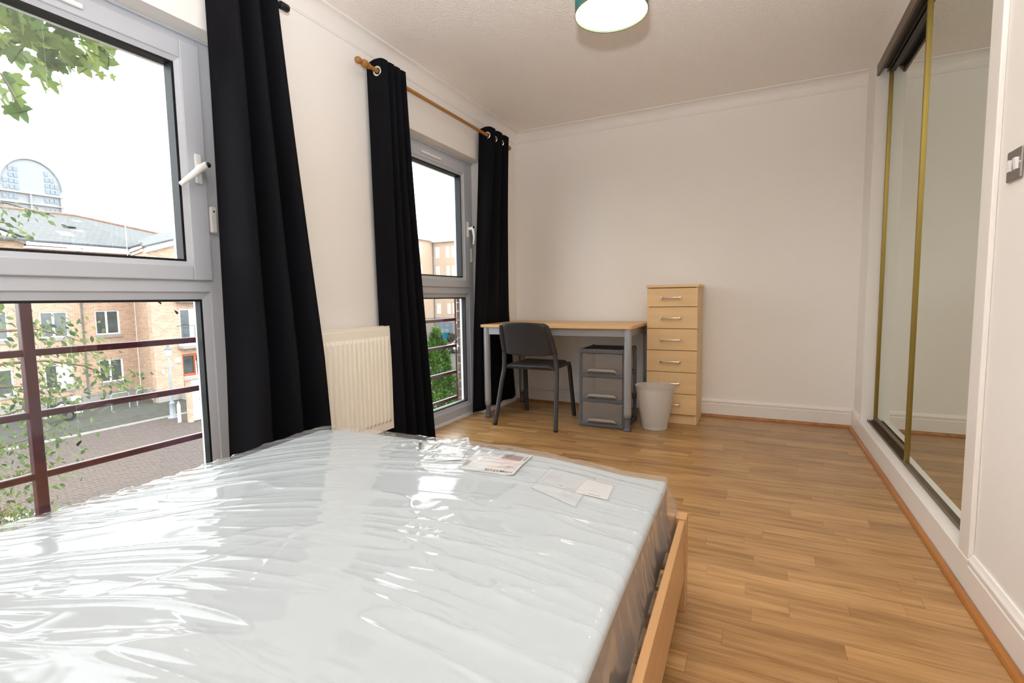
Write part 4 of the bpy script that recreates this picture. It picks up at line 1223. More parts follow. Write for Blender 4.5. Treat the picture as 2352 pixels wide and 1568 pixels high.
# gabled bay on the left
MB().prism([(4.0, 3.70), (11.25, 3.70), (11.25, 4.02), (7.6, 5.45), (4.0, 4.02)], 'x', FX-.3, FX+.02).build('gable_wall', M['brickb'], bl_)
pl = MB(); pl.box(FX, FX+.06, -4, 15.75, G, -3.70); pl.box(FX, FX+.08, -4, 15.75, -3.78, -3.66); pl.build('plinth', M['stone'], bl_)
pl = MB(); pl.box(WX, WX+.06, WY, 15.85, G, -3.62, .0); pl.prism([(FX, 15.68), (WX+.04, WY-.06), (WX, WY), (FX, 15.75)], 'z', -3.80, -3.66); pl.box(WX, WX+.08, WY-.08, 15.85, -3.68, -3.58); pl.build('wing_plinth', M['stone'], bl_)
def ext_window(y0, y1, z0, z1, xf, blind=False, sill=True, split=.47):
    x = xf - .06; fwid = .075
    f = MB()
    f.box(x-.06, x, y0, y0+fwid, z0, z1); f.box(x-.06, x, y1-fwid, y1, z0, z1); f.box(x-.06, x, y0+fwid, y1-fwid, z1-fwid, z1); f.box(x-.06, x, y0+fwid, y1-fwid, z0, z0+fwid)
    ym = y0+(y1-y0)*split; f.box(x-.06, x, ym-.045, ym+.045, z0+fwid, z1-fwid)
    fo = f.build('window', M['extwhite'], bl_)
    MB().box(x-.04, x-.03, y0+fwid, ym-.045, z0+fwid, z1-fwid).build('pane', M['pane'], fo)
    MB().box(x-.04, x-.03, ym+.045, y1-fwid, z0+fwid, z1-fwid).build('pane', M['blind' if blind else 'pane'], fo)
    if sill: MB().box(xf-.1, xf+.06, y0-.02, y1+.06, z0-.16, z0).build('sill', M['stone'], fo)
for i, h in enumerate(holes):
    ext_window(*h, FX, blind=(abs(h[0]-11.56) < .1 and h[2] < -3))
for h in wh[:2]:
    ext_window(*h, WX, blind=True, sill=False)
# balconies on the wing
for z in (-1.42, 1.02):
    b = MB(); b.box(WX, WX+.45, 15.70, 17.6, z, z+.14); bo = b.build('balcony', M['stone'], bl_)
    MB().box(WX+.05, WX+.47, 15.70, 17.6, z+.14, z+.26).build('balcony_edge', M['extwhite'], bo)
    r_ = MB(); r_.tube([(WX+.43, 15.72, z+1.20), (WX+.43, 17.6, z+1.20)], .022, 6)
    for yy in (15.72, 16.35, 17.0): r_.tube([(WX+.43, yy, z+.26), (WX+.43, yy, z+1.20)], .018, 6)
    for zz in (.45, .65, .85, 1.03): r_.tube([(WX+.43, 15.72, z+zz), (WX+.43, 17.6, z+zz)], .008, 5)
    r_.tube([(WX, 15.72, z+1.20), (WX+.43, 15.72, z+1.20)], .02, 6)
    r_.build('balcony_rail', M['extgrey'], bo)
# entrance door
dr = MB(); dr.box(WX-.14, WX-.08, 15.85, 15.95, G+.4, -1.74); dr.box(WX-.14, WX-.08, 16.50, 16.62, G+.4, -1.74); dr.box(WX-.14, WX-.08, 15.95, 16.5, -1.86, -1.74)
dr.box(WX-.14, WX-.08, 15.95, 16.5, -2.95, -2.80); dr.box(WX-.14, WX-.08, 16.62, 17.35, -1.86, -1.74); dr.box(WX-.14, WX-.08, 16.62, 17.35, -2.95, -2.75)
for k in range(5): dr.box(WX-.13, WX-.09, 16.68+k*.13, 16.73+k*.13, -2.75, -1.86)
do = dr.build('entrance_door', M['doorred'], bl_)
MB().box(WX-.16, WX-.15, 15.9, 17.35, G+.4, -1.74).build('pane', M['pane'], do)
MB().tube([(WX-.05, 16.58, -2.95), (WX-.05, 16.58, -2.15)], .03, 8).build('door_handle', M['extwhite'], do)
for k in range(2): MB().box(WX, WX+.5+.35*(1-k), 15.6, 17.6, G+.02+.19*k, G+.21+.19*k).build('door_step', M['stone'], bl_)
MB().lathe([(0, .10), (.13, .08), (.155, 0)], (WX, 15.60, -2.02), 'x', 18).build('wall_light', M['lantern'], bl_)
MB().box(WX, WX+.05, 14.80, 14.93, -2.66, -2.44, .01).build('meter_box', M['extwhite'], bl_)
# downpipes, gutter, fascia
MB().tube([(FX+.06, 13.24, -3.9), (FX+.06, 13.27, 3.3), (FX+.06, 13.27, 3.62), (FX+.30, 13.40, 3.80), (FX+.36, 13.42, 4.0)], .04, 8).build('downpipe', M['extgrey'], bl_)
MB().tube([(FX+.03, 15.70, -3.9), (FX+.03, 15.72, 3.6)], .022, 6).build('cable_conduit', M['extwhite'], bl_)
f_ = MB(); f_.box(FX, FX+.40, 11.20, 16.0, 3.66, 3.76); f_.box(FX+.3, FX+.42, 11.22, 16.0, 3.80, 3.97); f_.build('fascia', M['extwhite'], bl_)
MB().tube([(FX+.46, 11.3, 4.03), (FX+.46, 15.9, 4.03)], .075, 10).build('gutter', M['extgrey'], bl_)
MB().tube([(FX+.46, 15.45, 4.03), (WX-.1, 14.34, 3.92)], .07, 10).build('gutter', M['extgrey'], bl_)
f_ = MB(); f_.prism([(FX+.3, 15.50), (WX-.2, 14.40), (WX-.2, 14.56), (FX+.3, 15.64)], 'z', 3.76, 3.93); f_.prism([(FX+.1, 15.64), (WX-.2, 14.50), (WX-.2, 14.58), (FX+.1, 15.72)], 'z', 3.60, 3.72); f_.build('wing_fascia', M['extwhite'], bl_)
# roofs
def quad_slab(mb, pts, th):
    a, b, c_ = Vector(pts[0]), Vector(pts[1]), Vector(pts[2]); n = (b-a).cross(c_-a).normalized()*th
    k = len(pts); vs = [Vector(p) for p in pts] + [Vector(p)-n for p in pts]
    mb.add(vs, [tuple(range(k)), tuple(range(2*k-1, k-1, -1))] + [(i, i+k, (i+1) % k+k, (i+1) % k) for i in range(k)])
rf = MB()
RX = FX-4.0
quad_slab(rf, [(FX+.42, -4, 4.02), (FX+.42, 16.2, 4.06), (RX, 20.2, 5.38), (RX, 15.0, 6.03), (RX, -4, 5.97)], .08)
quad_slab(rf, [(RX, -4, 5.97), (RX, 15.0, 6.03), (RX-4, 16, 4.0), (RX-4, -4, 4.0)], .08)
ro = rf.build('roof', M['roof'], bl_)
rg_ = MB(); rg_.tube([(RX, -4, 6.0), (RX, 15.0, 6.06), (RX, 20.2, 5.42)], .075, 8); rg_.build('ridge_tile', M['ridge'], ro)
for (yy, zz, dy, dz) in ((12.9, 4.42, .62, .30), (14.55, 5.55, .42, .12)):
    # rooflight / pale slate patch lies on the slope
    sl_ = (6.0-4.04)/(-4.42); xa = FX+.42 + (zz-4.04)/sl_; xb = FX+.42 + (zz+dz-4.04)/sl_
    q_ = MB(); quad_slab(q_, [(xa, yy, zz+.03), (xa, yy+dy, zz+.03), (xb, yy+dy, zz+dz+.03), (xb, yy, zz+dz+.03)], .02); q_.build('rooflight', M['tower_pane'], ro)
for (yy, zz) in ((13.55, 5.90), (13.85, 5.05)):
    sl_ = (6.0-4.04)/(-4.42); xa = FX+.42 + (zz-4.04)/sl_
    MB().obox((xa, yy, zz+.06), (1, 0, .3), (0, 1, 0), (-.3, 0, 1), .12, .26, .03).build('roof_vent', M['extgrey'], ro)
rw = MB(); quad_slab(rw, [(WX+.25, WY-.25, 3.80), (WX+.25, 19.25, 5.48), (-36, 19.25, 5.48), (FX-.6, 15.95, 4.12)], .09)
quad_slab(rw, [(WX+.25, 19.25, 5.48), (WX+.25, 24.2, 3.80), (-36, 24.2, 3.80), (-36, 19.25, 5.48)], .09)
rw.build('wing_roof', M['roof'], bl_)
bg_ = MB()
bg_.add([(WX+.02, WY-.1, 3.50), (WX+.20, WY-.1, 3.50), (WX+.20, 19.25, 5.14), (WX+.02, 19.25, 5.14), (WX+.02, WY-.1, 3.80), (WX+.20, WY-.1, 3.80), (WX+.20, 19.25, 5.44), (WX+.02, 19.25, 5.44)],
        [(0,3,2,1),(4,5,6,7),(0,1,5,4),(1,2,6,5),(2,3,7,6),(3,0,4,7)])
bg_.build('barge_board', M['extwhite'], bl_)
bg_ = MB(); 
bg_.add([(FX+.02, 7.6, 5.28), (FX+.16, 7.6, 5.28), (FX+.16, 11.30, 3.86), (FX+.02, 11.30, 3.86), (FX+.02, 7.6, 5.50), (FX+.16, 7.6, 5.50), (FX+.16, 11.30, 4.06), (FX+.02, 11.30, 4.06)],
        [(0,3,2,1),(4,5,6,7),(0,1,5,4),(1,2,6,5),(2,3,7,6),(3,0,4,7)])
bg_.build('barge_board', M['extwhite'], bl_)
rl = MB(); quad_slab(rl, [(FX+.24, 11.36, 4.10), (FX+.24, 7.6, 5.56), (RX, 7.6, 5.56), (FX-.2, 11.36, 4.10)], .05); rl.build('gable_roof', M['roof'], bl_)
# tv aerial mast
am = thing('aerial_mast', (-28.66, 15.28, 3.1), 'thin white aerial mast fixed to the eaves of the brick flats', 'mast')
MB().tube([(-28.66, 15.28, 3.1), (-28.66, 15.28, 8.0)], .024, 8).build('mast', M['extwhite'], am)
MB().tube([(-28.66, 14.5, 7.8), (-28.66, 16.1, 7.8)], .012, 6).build('cross_bar', M['extwhite'], am)

# ---- street lamp
sl_t = thing('street_lamp', (-21.27, 12.89, G), 'pale grey lantern street lamp on the kerb', 'street lamp')
lx_, ly_ = -21.27, 12.89
MB().lathe([(.20, 0), (.20, .04), (.11, .08), (.105, .62), (.12, .66), (.075, .70), (.06, .76), (.05, 1.2), (.045, 2.72), (.03, 2.74)], (lx_, ly_, G), 'z', 18).build('post', M['lampgrey'], sl_t)
MB().tube([(lx_, ly_-.22, G+2.25), (lx_, ly_+.22, G+2.25)], .018, 8).build('ladder_bar', M['lampgrey'], sl_t)
MB().lathe([(.06, 2.74), (.09, 2.78), (.145, 3.02), (.15, 3.04), (0, 3.04)], (lx_, ly_, G), 'z', 8, smooth=False).build('lantern', M['lantern'], sl_t)
MB().lathe([(.17, 3.03), (.17, 3.05), (.07, 3.15), (.03, 3.17), (.03, 3.22), (0, 3.24)], (lx_, ly_, G), 'z', 8, smooth=False).build('lantern_cap', M['extgrey'], sl_t)

# ---- bin store with white door, bollard
bs = thing('bin_store', (-19.66, 13.4, G), 'brick screen wall with a white door by the kerb', 'bin store')
MB().box(-19.80, -19.52, 12.56, 15.6, -2.28, -2.14).build('coping', M['stone'], bs)
s_ = MB(); s_.box(-19.74, -19.58, 12.62, 12.79, G, -2.28); s_.box(-19.74, -19.58, 13.21, 15.5, G, -2.28)
s_.build('wall', M['brickb'], bs)
MB().box(-19.66, -19.60, 12.80, 13.20, G+.04, -2.30, .01).build('store_door', M['extwhite'], bs)
MB().lathe([(0, .05), (.03, .05), (.03, 0)], (-19.60, 13.10, -3.15), 'x', 10).build('door_knob', M['extgrey'], bs)
bo_ = thing('bollard', (-20.1, 12.50, G), 'white bollard beside the bin store', 'bollard')
MB().lathe([(.07, 0), (.065, .75), (.05, .80), (.02, .82), (.035, .87), (0, .91)], (-20.1, 12.50, G), 'z', 14).build('bollard_post', M['extwhite'], bo_)
# ---- cycle hoops
for k, (xx, yy) in enumerate(((-25.6, 12.95), (-25.6, 14.05))):
    h_ = thing('cycle_hoop', (xx, yy, G), 'grey cycle hoop %s' % ('further from the street lamp' if k == 0 else 'nearer the wing of the flats'), 'cycle hoop', 'cycle hoops on the footway')
    pts = [(xx, yy-.38, G)] + [(xx, yy-.38+.12*(1-math.cos(a)), G+.68+.12*math.sin(a)) for a in (0, .5, 1, 1.57)] + [(xx, yy+.26+.12*math.sin(a), G+.68+.12*math.cos(a)) for a in (0, .5, 1, 1.57)] + [(xx, yy+.38, G)]
    MB().tube(pts, .028, 8).build('hoop', M['lampgrey'], h_)
# ---- scooter with learner plate
sc_ = thing('motor_scooter', (-25.0, 10.4, G), 'parked white scooter with a red L plate in front of the flats', 'scooter')
sx_, sy_ = -25.0, 10.7
for dy in (-1.15, .0):
    MB().lathe([(.13, -.05), (.22, -.05), (.24, 0), (.22, .05), (.13, .05)], (sx_, sy_+dy, G+.24), 'x', 20, closed=True).build('wheel', M['tyre'], sc_)
b = MB(); b.tube([(sx_, sy_+.10, G+.62), (sx_, sy_-.25, G+.66), (sx_, sy_-.6, G+.45), (sx_, sy_-.9, G+.34)], [.08, .19, .17, .10], 14)
b.tube([(sx_, sy_-.92, G+.30), (sx_, sy_-1.08, G+.95)], [.13, .08], 12); b.build('body', M['car'], sc_)
MB().tube([(sx_, sy_+.08, G+.78), (sx_, sy_-.2, G+.80), (sx_, sy_-.6, G+.76)], [.07, .11, .08], 12).build('seat', M['tyre'], sc_)
MB().tube([(sx_-.33, sy_-1.0, G+1.02), (sx_, sy_-1.06, G+1.0), (sx_+.33, sy_-1.0, G+1.02)], .02, 8).build('handlebar', M['extgrey'], sc_)
MB().box(sx_-.16, sx_+.16, sy_-1.28, sy_-1.2, G+.92, G+1.32, .03).build('windscreen', M['extwhite'], sc_)
MB().box(sx_-.14, sx_+.20, sy_+.14, sy_+.40, G+.75, G+1.05, .05).build('top_box', M['extwhite'], sc_)
pt_ = MB().box(sx_+.16, sx_+.175, sy_+.12, sy_+.42, G+.32, G+.62).build('learner_plate', M['extwhite'], sc_)
m_ = MB(); m_.box(sx_+.175, sx_+.179, sy_+.22, sy_+.26, G+.38, G+.56); m_.box(sx_+.175, sx_+.179, sy_+.26, sy_+.34, G+.38, G+.42); m_.build('letter_l', M['redplate'], pt_)

# ---- far tower with rounded top
tb = thing('tower_block', (-104, 38, G), 'pale rounded-top tower block far behind the roof', 'building')
poly = [(34.3, G), (42.0, G), (42.0, 19.2)] + [(38.3+3.7*math.cos(a), 19.2+4.3*math.sin(a)) for a in [math.pi*k/14 for k in range(1, 14)]] + [(34.5, 19.2)]
o = MB().prism(poly, 'x', -112, -100).build('facade', M['tower_far'], tb); fix_normals(o)
for z in (12.0, 13.55, 15.1, 16.65, 18.2): MB().box(-100, -99.6, 34.2, 42.2, z, z+.16).build('floor_band', M['stone'], tb)
for yy in (34.3, 38.0, 41.8): MB().box(-100, -99.7, yy-.14, yy+.14, G, 18.4).build('pier', M['tower_far'], tb)
for z in (12.3, 13.9, 15.4, 17.0):
    for yy in (35.0, 35.7, 36.3, 40.0, 40.6, 41.2):
        MB().box(-100, -99.9, yy-.22, yy+.22, z+.25, z+.85).build('window', M['tower_pane'], tb)
for k, z in enumerate((18.7, 19.6, 20.5, 21.4)):
    for yy in (35.2, 35.9, 36.5, 40.2, 40.8, 41.4):
        if ((yy-38.3)/3.5)**2 + ((z+.7-19.2)/4.1)**2 < 1 or z < 19:
            MB().box(-100, -99.9, yy-.24, yy+.24, z, z+.62).build('window', M['tower_pane'], tb)
ar = MB(); ar.tube([(-99.9, 38.3+3.8*math.cos(a), 19.2+4.4*math.sin(a)) for a in [math.pi*k/24 for k in range(25)]], .16, 8); ar.build('roof_arch', M['tower_far'], tb)

# ---- flats beyond the desk side window
b2 = thing('rendered_flats', (-30, 54, G), 'peach rendered flats seen through the desk side window', 'building')
b2h = [(-34.19, -33.62), (-32.66, -32.17), (-31.88, -31.41), (-29.9, -29.4), (-29.1, -28.6)]
b2z = [(6.1, 7.45), (3.85, 5.1), (1.4, 2.7), (-.75, .52)]
hl = [(a, b, c_, d_) for (a, b) in b2h for (c_, d_) in b2z]
MB().holed('y', 52, 52.3, -34.6, -14, -1.25, 8.0, hl).build('front_wall', M['render2'], b2)
MB().box(-34.6, -14, 52, 52.3, G, -1.25).build('base_wall', M['block2'], b2)
MB().box(-34.9, -14, 51.6, 52.4, 8.0, 8.32).build('front_parapet', M['extwhite'], b2)
for h in hl:
    f = MB(); f.box(h[0], h[0]+.07, 52.03, 52.09, h[2], h[3]); f.box(h[1]-.07, h[1], 52.03, 52.09, h[2], h[3]); f.box(h[0]+.07, h[1]-.07, 52.03, 52.09, h[2], h[2]+.08); f.box(h[0]+.07, h[1]-.07, 52.03, 52.09, h[3]-.08, h[3])
    fo = f.build('window', M['extwhite'], b2)
    MB().box(h[0]+.07, h[1]-.07, 52.05, 52.06, h[2]+.08, h[3]-.08).build('pane', M['blind'], fo)
# wing coming towards us (its face looks along +x)
wg = [(47.4, 47.95), (49.2, 49.75), (45.3, 45.85), (43.1, 43.65)]
hl2 = [(a, b, c_, d_) for (a, b) in wg for (c_, d_) in ((6.45, 7.8), (3.95, 5.25), (1.45, 2.8), (-.85, .45))]
MB().holed('x', -34.9, -34.6, 30, 52, -1.25, 8.15, hl2).build('wing_wall', M['render2'], b2)
MB().box(-34.9, -34.6, 30, 52, G, -1.25).build('wing_base', M['block2'], b2)
MB().box(-35.0, -34.25, 30, 52, 8.15, 8.5).build('wing_parapet', M['extwhite'], b2)
for h in hl2:
    f = MB(); f.box(-34.68, -34.62, h[0], h[0]+.07, h[2], h[3]); f.box(-34.68, -34.62, h[1]-.07, h[1], h[2], h[3]); f.box(-34.68, -34.62, h[0]+.07, h[1]-.07, h[2], h[2]+.08); f.box(-34.68, -34.62, h[0]+.07, h[1]-.07, h[3]-.08, h[3])
    fo = f.build('window', M['extwhite'], b2)
    MB().box(-34.66, -34.65, h[0]+.07, h[1]-.07, h[2]+.08, h[3]-.08).build('pane', M['blind'], fo)
for (xx, yy) in ((-34.5, 48.4), (-34.5, 51.9)):
    MB().tube([(xx, yy, -2.6 if yy > 50 else G), (xx, yy, 8.1)], .06, 8).build('downpipe', M['extgrey'], b2)
ga = MB().box(-34.1, -32.0, 51.85, 52, G+.1, -1.83).build('service_door', M['tower_pane'], b2)
for (a, b, c_, d_) in ((-33.55, -33.1, -3.2, -2.65), (-32.95, -32.5, -3.2, -2.65), (-32.9, -32.5, -3.9, -3.3)): MB().box(a, b, 51.80, 51.86, c_, d_).build('louvre', M['lampgrey'], ga)
MB().lathe([(0, -.12), (.14, -.08), (.16, 0)], (-31.45, 51.99, -1.9), 'y', 14).build('wall_light', M['lantern'], b2)
MB().box(-31.75, -31.5, 51.85, 52, -3.35, -2.9).build('meter_box', M['lampgrey'], b2)
# low wall, hedge, dumpster, car
lw = thing('garden_wall', (-32, 45.5, G), 'low stone wall beyond the conifer', 'wall')
MB().box(-34.5, -29.5, 45.3, 45.6, G, G+.75).build('wall', M['block2'], lw)
dm = thing('dumpster', (-32.2, 49.8, G), 'blue wheeled dumpster by the service door', 'dumpster')
MB().prism([(-33.0, G+.18), (-31.75, G+.18), (-31.6, G+1.05), (-33.15, G+1.05)], 'y', 49.3, 50.3).build('body', M['blue'], dm)
MB().box(-33.2, -31.55, 49.2, 50.4, G+1.05, G+1.15, .02).build('lid', M['blue'], dm)
for (xx, yy) in ((-32.85, 49.4), (-31.9, 49.4), (-32.85, 50.2), (-31.9, 50.2)): MB().lathe([(.04, -.03), (.09, -.03), (.09, .03), (.04, .03)], (xx, yy, G+.09), 'x', 12, closed=True).build('wheel', M['tyre'], dm)
cr = thing('parked_car', (-23.0, 40.9, G), 'white parked car glimpsed beside the conifer', 'car')
prof_c = [(-25.2, .30), (-25.25, .62), (-24.6, .80), (-24.35, .86), (-23.75, 1.36), (-22.5, 1.42), (-21.7, 1.0), (-21.2, .92), (-21.15, .40), (-21.4, .28)]
o = MB().prism([(a, G+b) for a, b in prof_c], 'y', 40.1, 41.8).build('body', M['car'], cr); fix_normals(o)
bv = o.modifiers.new('b', 'BEVEL'); bv.width = .06; bv.segments = 2
wn = MB(); wn.prism([(-24.2, G+.90), (-23.7, G+1.30), (-23.1, G+1.33), (-23.1, G+.92)], 'y', 40.08, 41.82); wn.prism([(-23.0, G+.92), (-23.0, G+1.33), (-22.5, G+1.34), (-21.95, G+.98)], 'y', 40.08, 41.82)
fix_normals(wn.build('side_window', M['pane'], cr))
ws = MB(); quad_slab(ws, [(-24.37, 40.25, G+.90), (-23.84, 40.3, G+1.34), (-23.84, 41.6, G+1.34), (-24.37, 41.65, G+.90)], .02); ws.build('windscreen', M['pane'], cr)
for xx in (-24.45, -21.95):
    for yy in (40.12, 41.78): MB().lathe([(.0, -.1), (.30, -.1), (.32, 0), (.30, .1), (0, .1)], (xx, yy, G+.32), 'y', 20).build('wheel', M['tyre'], cr)
for yy in (40.2, 41.45): MB().box(-25.27, -25.1, yy, yy+.28, G+.58, G+.70, .02).build('headlight', M['lantern'], cr)

# ================================================================== TREES
def rot_to(d, roll):
    d = Vector(d).normalized(); q_ = d.to_track_quat('Y', 'Z')
    return (q_.to_matrix() @ Matrix.Rotation(roll, 3, 'Y')).to_euler()
def leaf_mesh(name, outline, fold, mat, nmid=2):
    """outline: half leaf (x>=0, y) from base to tip; folded along the midrib"""
    mid = [(0, outline[0][1]), (0, outline[-1][1])]
    vs = []; ys = [p[1] for p in outline]
    n = len(outline)
    for sgn in (1, -1):
        for (x, y_) in outline: vs.append((sgn*x, y_, fold*abs(x)))
    for (x, y_) in outline: vs.append((0, max(min(y_, outline[-1][1]), 0), 0))
    fs = []
    for i in range(n-1):
        fs.append((i, i+1, 2*n+i+1, 2*n+i)); fs.append((n+i+1, n+i, 2*n+i, 2*n+i+1))
    me = bpy.data.meshes.new(name); me.from_pydata(vs, [], fs); me.materials.append(mat)
    return me
plane_out = [(0, 0), (.10, -.08), (.30, -.10), (.42, .02), (.33, .16), (.55, .34), (.62, .52), (.38, .46), (.27, .58), (.20, .80), (.0, 1.05)]
alder_out = [(0, 0), (.12, .08), (.23, .28), (.27, .46), (.22, .70), (.10, .90), (0, 1.05)]
LEAF_A = leaf_mesh('plane_leaf', plane_out, .25, M['leafA'])
LEAF_B = leaf_mesh('alder_leaf', alder_out, .3, M['leafB'])
def put_leaves(tree, base, me, specs, name, limit=300):
    """specs: (pos, dir, roll, size); nearest/largest first as objects, the rest joined"""
    for i, (p, d, roll, s) in enumerate(specs[:limit]):
        o = bpy.data.objects.new(name, me); COL.objects.link(o); o.parent = tree
        o.location = Vector(p)-Vector(base); o.rotation_euler = rot_to(d, roll); o.scale = (s, s, s)
    if len(specs) > limit:
        mb = MB(); bv_ = [v.co.copy() for v in me.vertices]; bf = [tuple(p.vertices) for p in me.polygons]
        for (p, d, roll, s) in specs[limit:]:
            Rm = rot_to(d, roll).to_matrix()
            mb.add([Vector(p) + Rm @ (v*s) for v in bv_], bf)
        o = mb.build(name+'_rest', me.materials[0], tree); o['kind'] = 'stuff'
def twig(mb, pts, r0, r1, n=6):
    k = len(pts); mb.tube(pts, [r0 + (r1-r0)*i/(k-1) for i in range(k)], n)
# plane tree: trunk stands left of the view, one bough reaches across the window
rt = random.Random(21)
base = (-4.6, -.9, G)
pt1 = thing('plane_tree', base, 'broad leaved plane tree whose bough hangs across the upper left window', 'tree')
mb = MB(); twig(mb, [(-4.6, -.9, G), (-4.65, -.8, -1.0), (-4.6, -.5, 2.0), (-4.5, -.1, 4.6), (-4.4, .1, 6.5)], .24, .09, 10)
twig(mb, [(-4.6, -.45, 2.3), (-4.4, .6, 3.5), (-4.2, 1.6, 3.85), (-4.1, 2.3, 3.75), (-4.0, 2.75, 3.58), (-4.0, 3.02, 3.45)], .06, .006, 8)
twig(mb, [(-4.3, 1.2, 3.75), (-4.0, 1.9, 3.45), (-3.95, 2.25, 3.2), (-3.95, 2.42, 3.0)], .018, .004)
twig(mb, [(-4.35, .9, 3.6), (-4.0, 1.7, 3.2), (-3.95, 2.1, 2.95), (-3.95, 2.22, 2.68)], .016, .004)
twig(mb, [(-4.15, 2.1, 3.78), (-4.0, 2.6, 3.75), (-3.95, 3.0, 3.62)], .012, .003)
twig(mb, [(-4.3, 1.2, 3.75), (-4.5, 1.9, 4.05), (-4.4, 2.7, 4.1), (-4.3, 3.2, 3.9)], .02, .004)
mb.build('branch', M['bark'], pt1)
def low_edge(y_):
    # lower outline of the canopy at x = -4
    P_ = [(1.0, 2.6), (2.0, 3.02), (2.16, 3.06), (2.30, 3.05), (2.38, 2.93), (2.52, 2.96), (2.60, 3.14), (2.75, 3.20), (2.87, 3.24), (2.93, 3.42), (3.10, 3.56), (3.16, 3.66)]
    for (a, b) in zip(P_, P_[1:]):
        if a[0] <= y_ <= b[0]: return a[1]+(b[1]-a[1])*(y_-a[0])/(b[0]-a[0])
    return 9
specs = []
tries = 0
while len(specs) < 285 and tries < 9000:
    tries += 1
    y_ = rt.uniform(1.75, 3.16); z_ = rt.uniform(2.9, 4.0)
    if z_ < low_edge(y_)+.10: continue
    if rt.random() < .25*max(0, z_-3.65): continue
    x_ = rt.uniform(-4.35, -3.75); sc = (x_-2.01)/(-6.01)
    p = (x_, y_*sc + 0, .937+(z_-.937)*sc)
    specs.append((p, (rt.uniform(-.5, .5), rt.uniform(.0, 1.0), rt.uniform(-1.0, .1)), rt.uniform(-1.0, 1.0), rt.uniform(.11, .18)))
for (y_, z_, s) in ((2.20, 3.00, .17), (2.12, 2.96, .16), (2.16, 2.86, .17), (2.22, 2.84, .16), (2.12, 2.76, .15), (2.20, 2.76, .18), (2.14, 2.70, .13), (2.06, 2.82, .15), (2.40, 3.02, .13), (2.45, 3.05, .14), (2.50, 3.06, .12), (2.89, 3.285, .08), (2.94, 3.26, .07)):
    specs.append(((-4.0+rt.uniform(-.08, .08), y_, z_), (rt.uniform(-.3, .3), rt.uniform(.1, .7), -.8), rt.uniform(-.8, .8), s))
while len(specs) < 560:
    specs.append(((rt.uniform(-5.2, -4.0), rt.uniform(-1.6, 1.7), rt.uniform(3.2, 6.5)), (rt.uniform(-1, 1), rt.uniform(-1, 1), -.6), rt.uniform(-1, 1), rt.uniform(.10, .16)))
put_leaves(pt1, base, LEAF_A, specs, 'leaf')
# small leaved tree, lower left
base = (-6.2, .6, G)
pt2 = thing('small_leaved_tree', base, 'slender tree with small green leaves behind the maroon railing', 'tree')
mb = MB(); twig(mb, [(-6.2, .6, G), (-6.15, .7, -2.5), (-6.0, .8, -.5), (-6.0, .9, 1.6), (-5.9, 1.0, 3.0)], .13, .03, 8)
limbs = [
 [(-6.05, .8, -1.0), (-5.6, 1.6, .2), (-5.1, 2.3, .68), (-5.0, 2.55, .69), (-5.0, 2.8, .60), (-5.0, 2.98, .50)],
 [(-6.05, .8, -1.2), (-5.6, 1.6, -.1), (-5.1, 2.3, .34), (-5.0, 2.6, .34), (-5.0, 2.95, .24), (-5.0, 3.2, .08), (-5.0, 3.36, -.05)],
 [(-6.1, .75, -1.8), (-5.6, 1.6, -.6), (-5.1, 2.2, -.22), (-5.0, 2.6, -.10), (-5.0, 2.85, -.08)],
 [(-6.1, .75, -2.1), (-5.6, 1.5, -1.0), (-5.1, 2.1, -.55), (-5.0, 2.45, -.48), (-5.0, 2.62, -.42)],
 [(-6.1, .7, -2.4), (-5.6, 1.5, -1.3), (-5.1, 2.0, -.98), (-5.0, 2.3, -.86), (-5.0, 2.55, -.80)],
 [(-6.15, .7, -2.8), (-5.6, 1.4, -1.7), (-5.1, 1.9, -1.30), (-5.0, 2.2, -1.16), (-5.0, 2.40, -1.14)],
 [(-6.0, .9, 1.2), (-5.5, 1.6, 1.8), (-5.1, 2.1, 2.0), (-5.0, 2.42, 2.0), (-5.0, 2.68, 1.94)],
 [(-6.0, .9, .9), (-5.5, 1.6, 1.5), (-5.1, 2.1, 1.78), (-5.0, 2.38, 1.80), (-5.0, 2.5, 1.74)],
 [(-6.05, .8, -.6), (-5.6, 1.6, .5), (-5.1, 2.15, 1.0), (-5.0, 2.32, 1.02)],
 [(-6.0, .9, .2), (-5.5, 1.5, .8), (-5.1, 2.05, .95), (-5.0, 2.25, .85)],
 [(-6.05, .8, -1.4), (-5.5, 1.6, -.3), (-5.0, 2.1, .12), (-4.9, 2.35, .10), (-4.9, 2.6, .16)],
]
specs2 = []
for li, l in enumerate(limbs):
    twig(mb, l, .022, .003, 5)
    pts = [Vector(p) for p in l]
    for k in range(190 if li not in (6, 7, 8, 9) else 40):
        t = rt.uniform(.42, 1.0)*(len(pts)-1); i = min(int(t), len(pts)-2); p = pts[i].lerp(pts[i+1], t-i)
        sp_ = .15 if li not in (6, 7) else .06
        p = p + Vector((rt.uniform(-.25, .25), rt.gauss(0, sp_), rt.gauss(-.04, sp_)))
        specs2.append((tuple(p), (rt.uniform(-.7, .7), rt.uniform(-.4, .9), rt.uniform(-1, -.1)), rt.uniform(-1.3, 1.3), rt.uniform(.04, .082)))
mb.build('branch', M['bark'], pt2)
specs2.sort(key=lambda s: -s[0][1]-s[3])
put_leaves(pt2, base, LEAF_B, specs2, 'leaf')
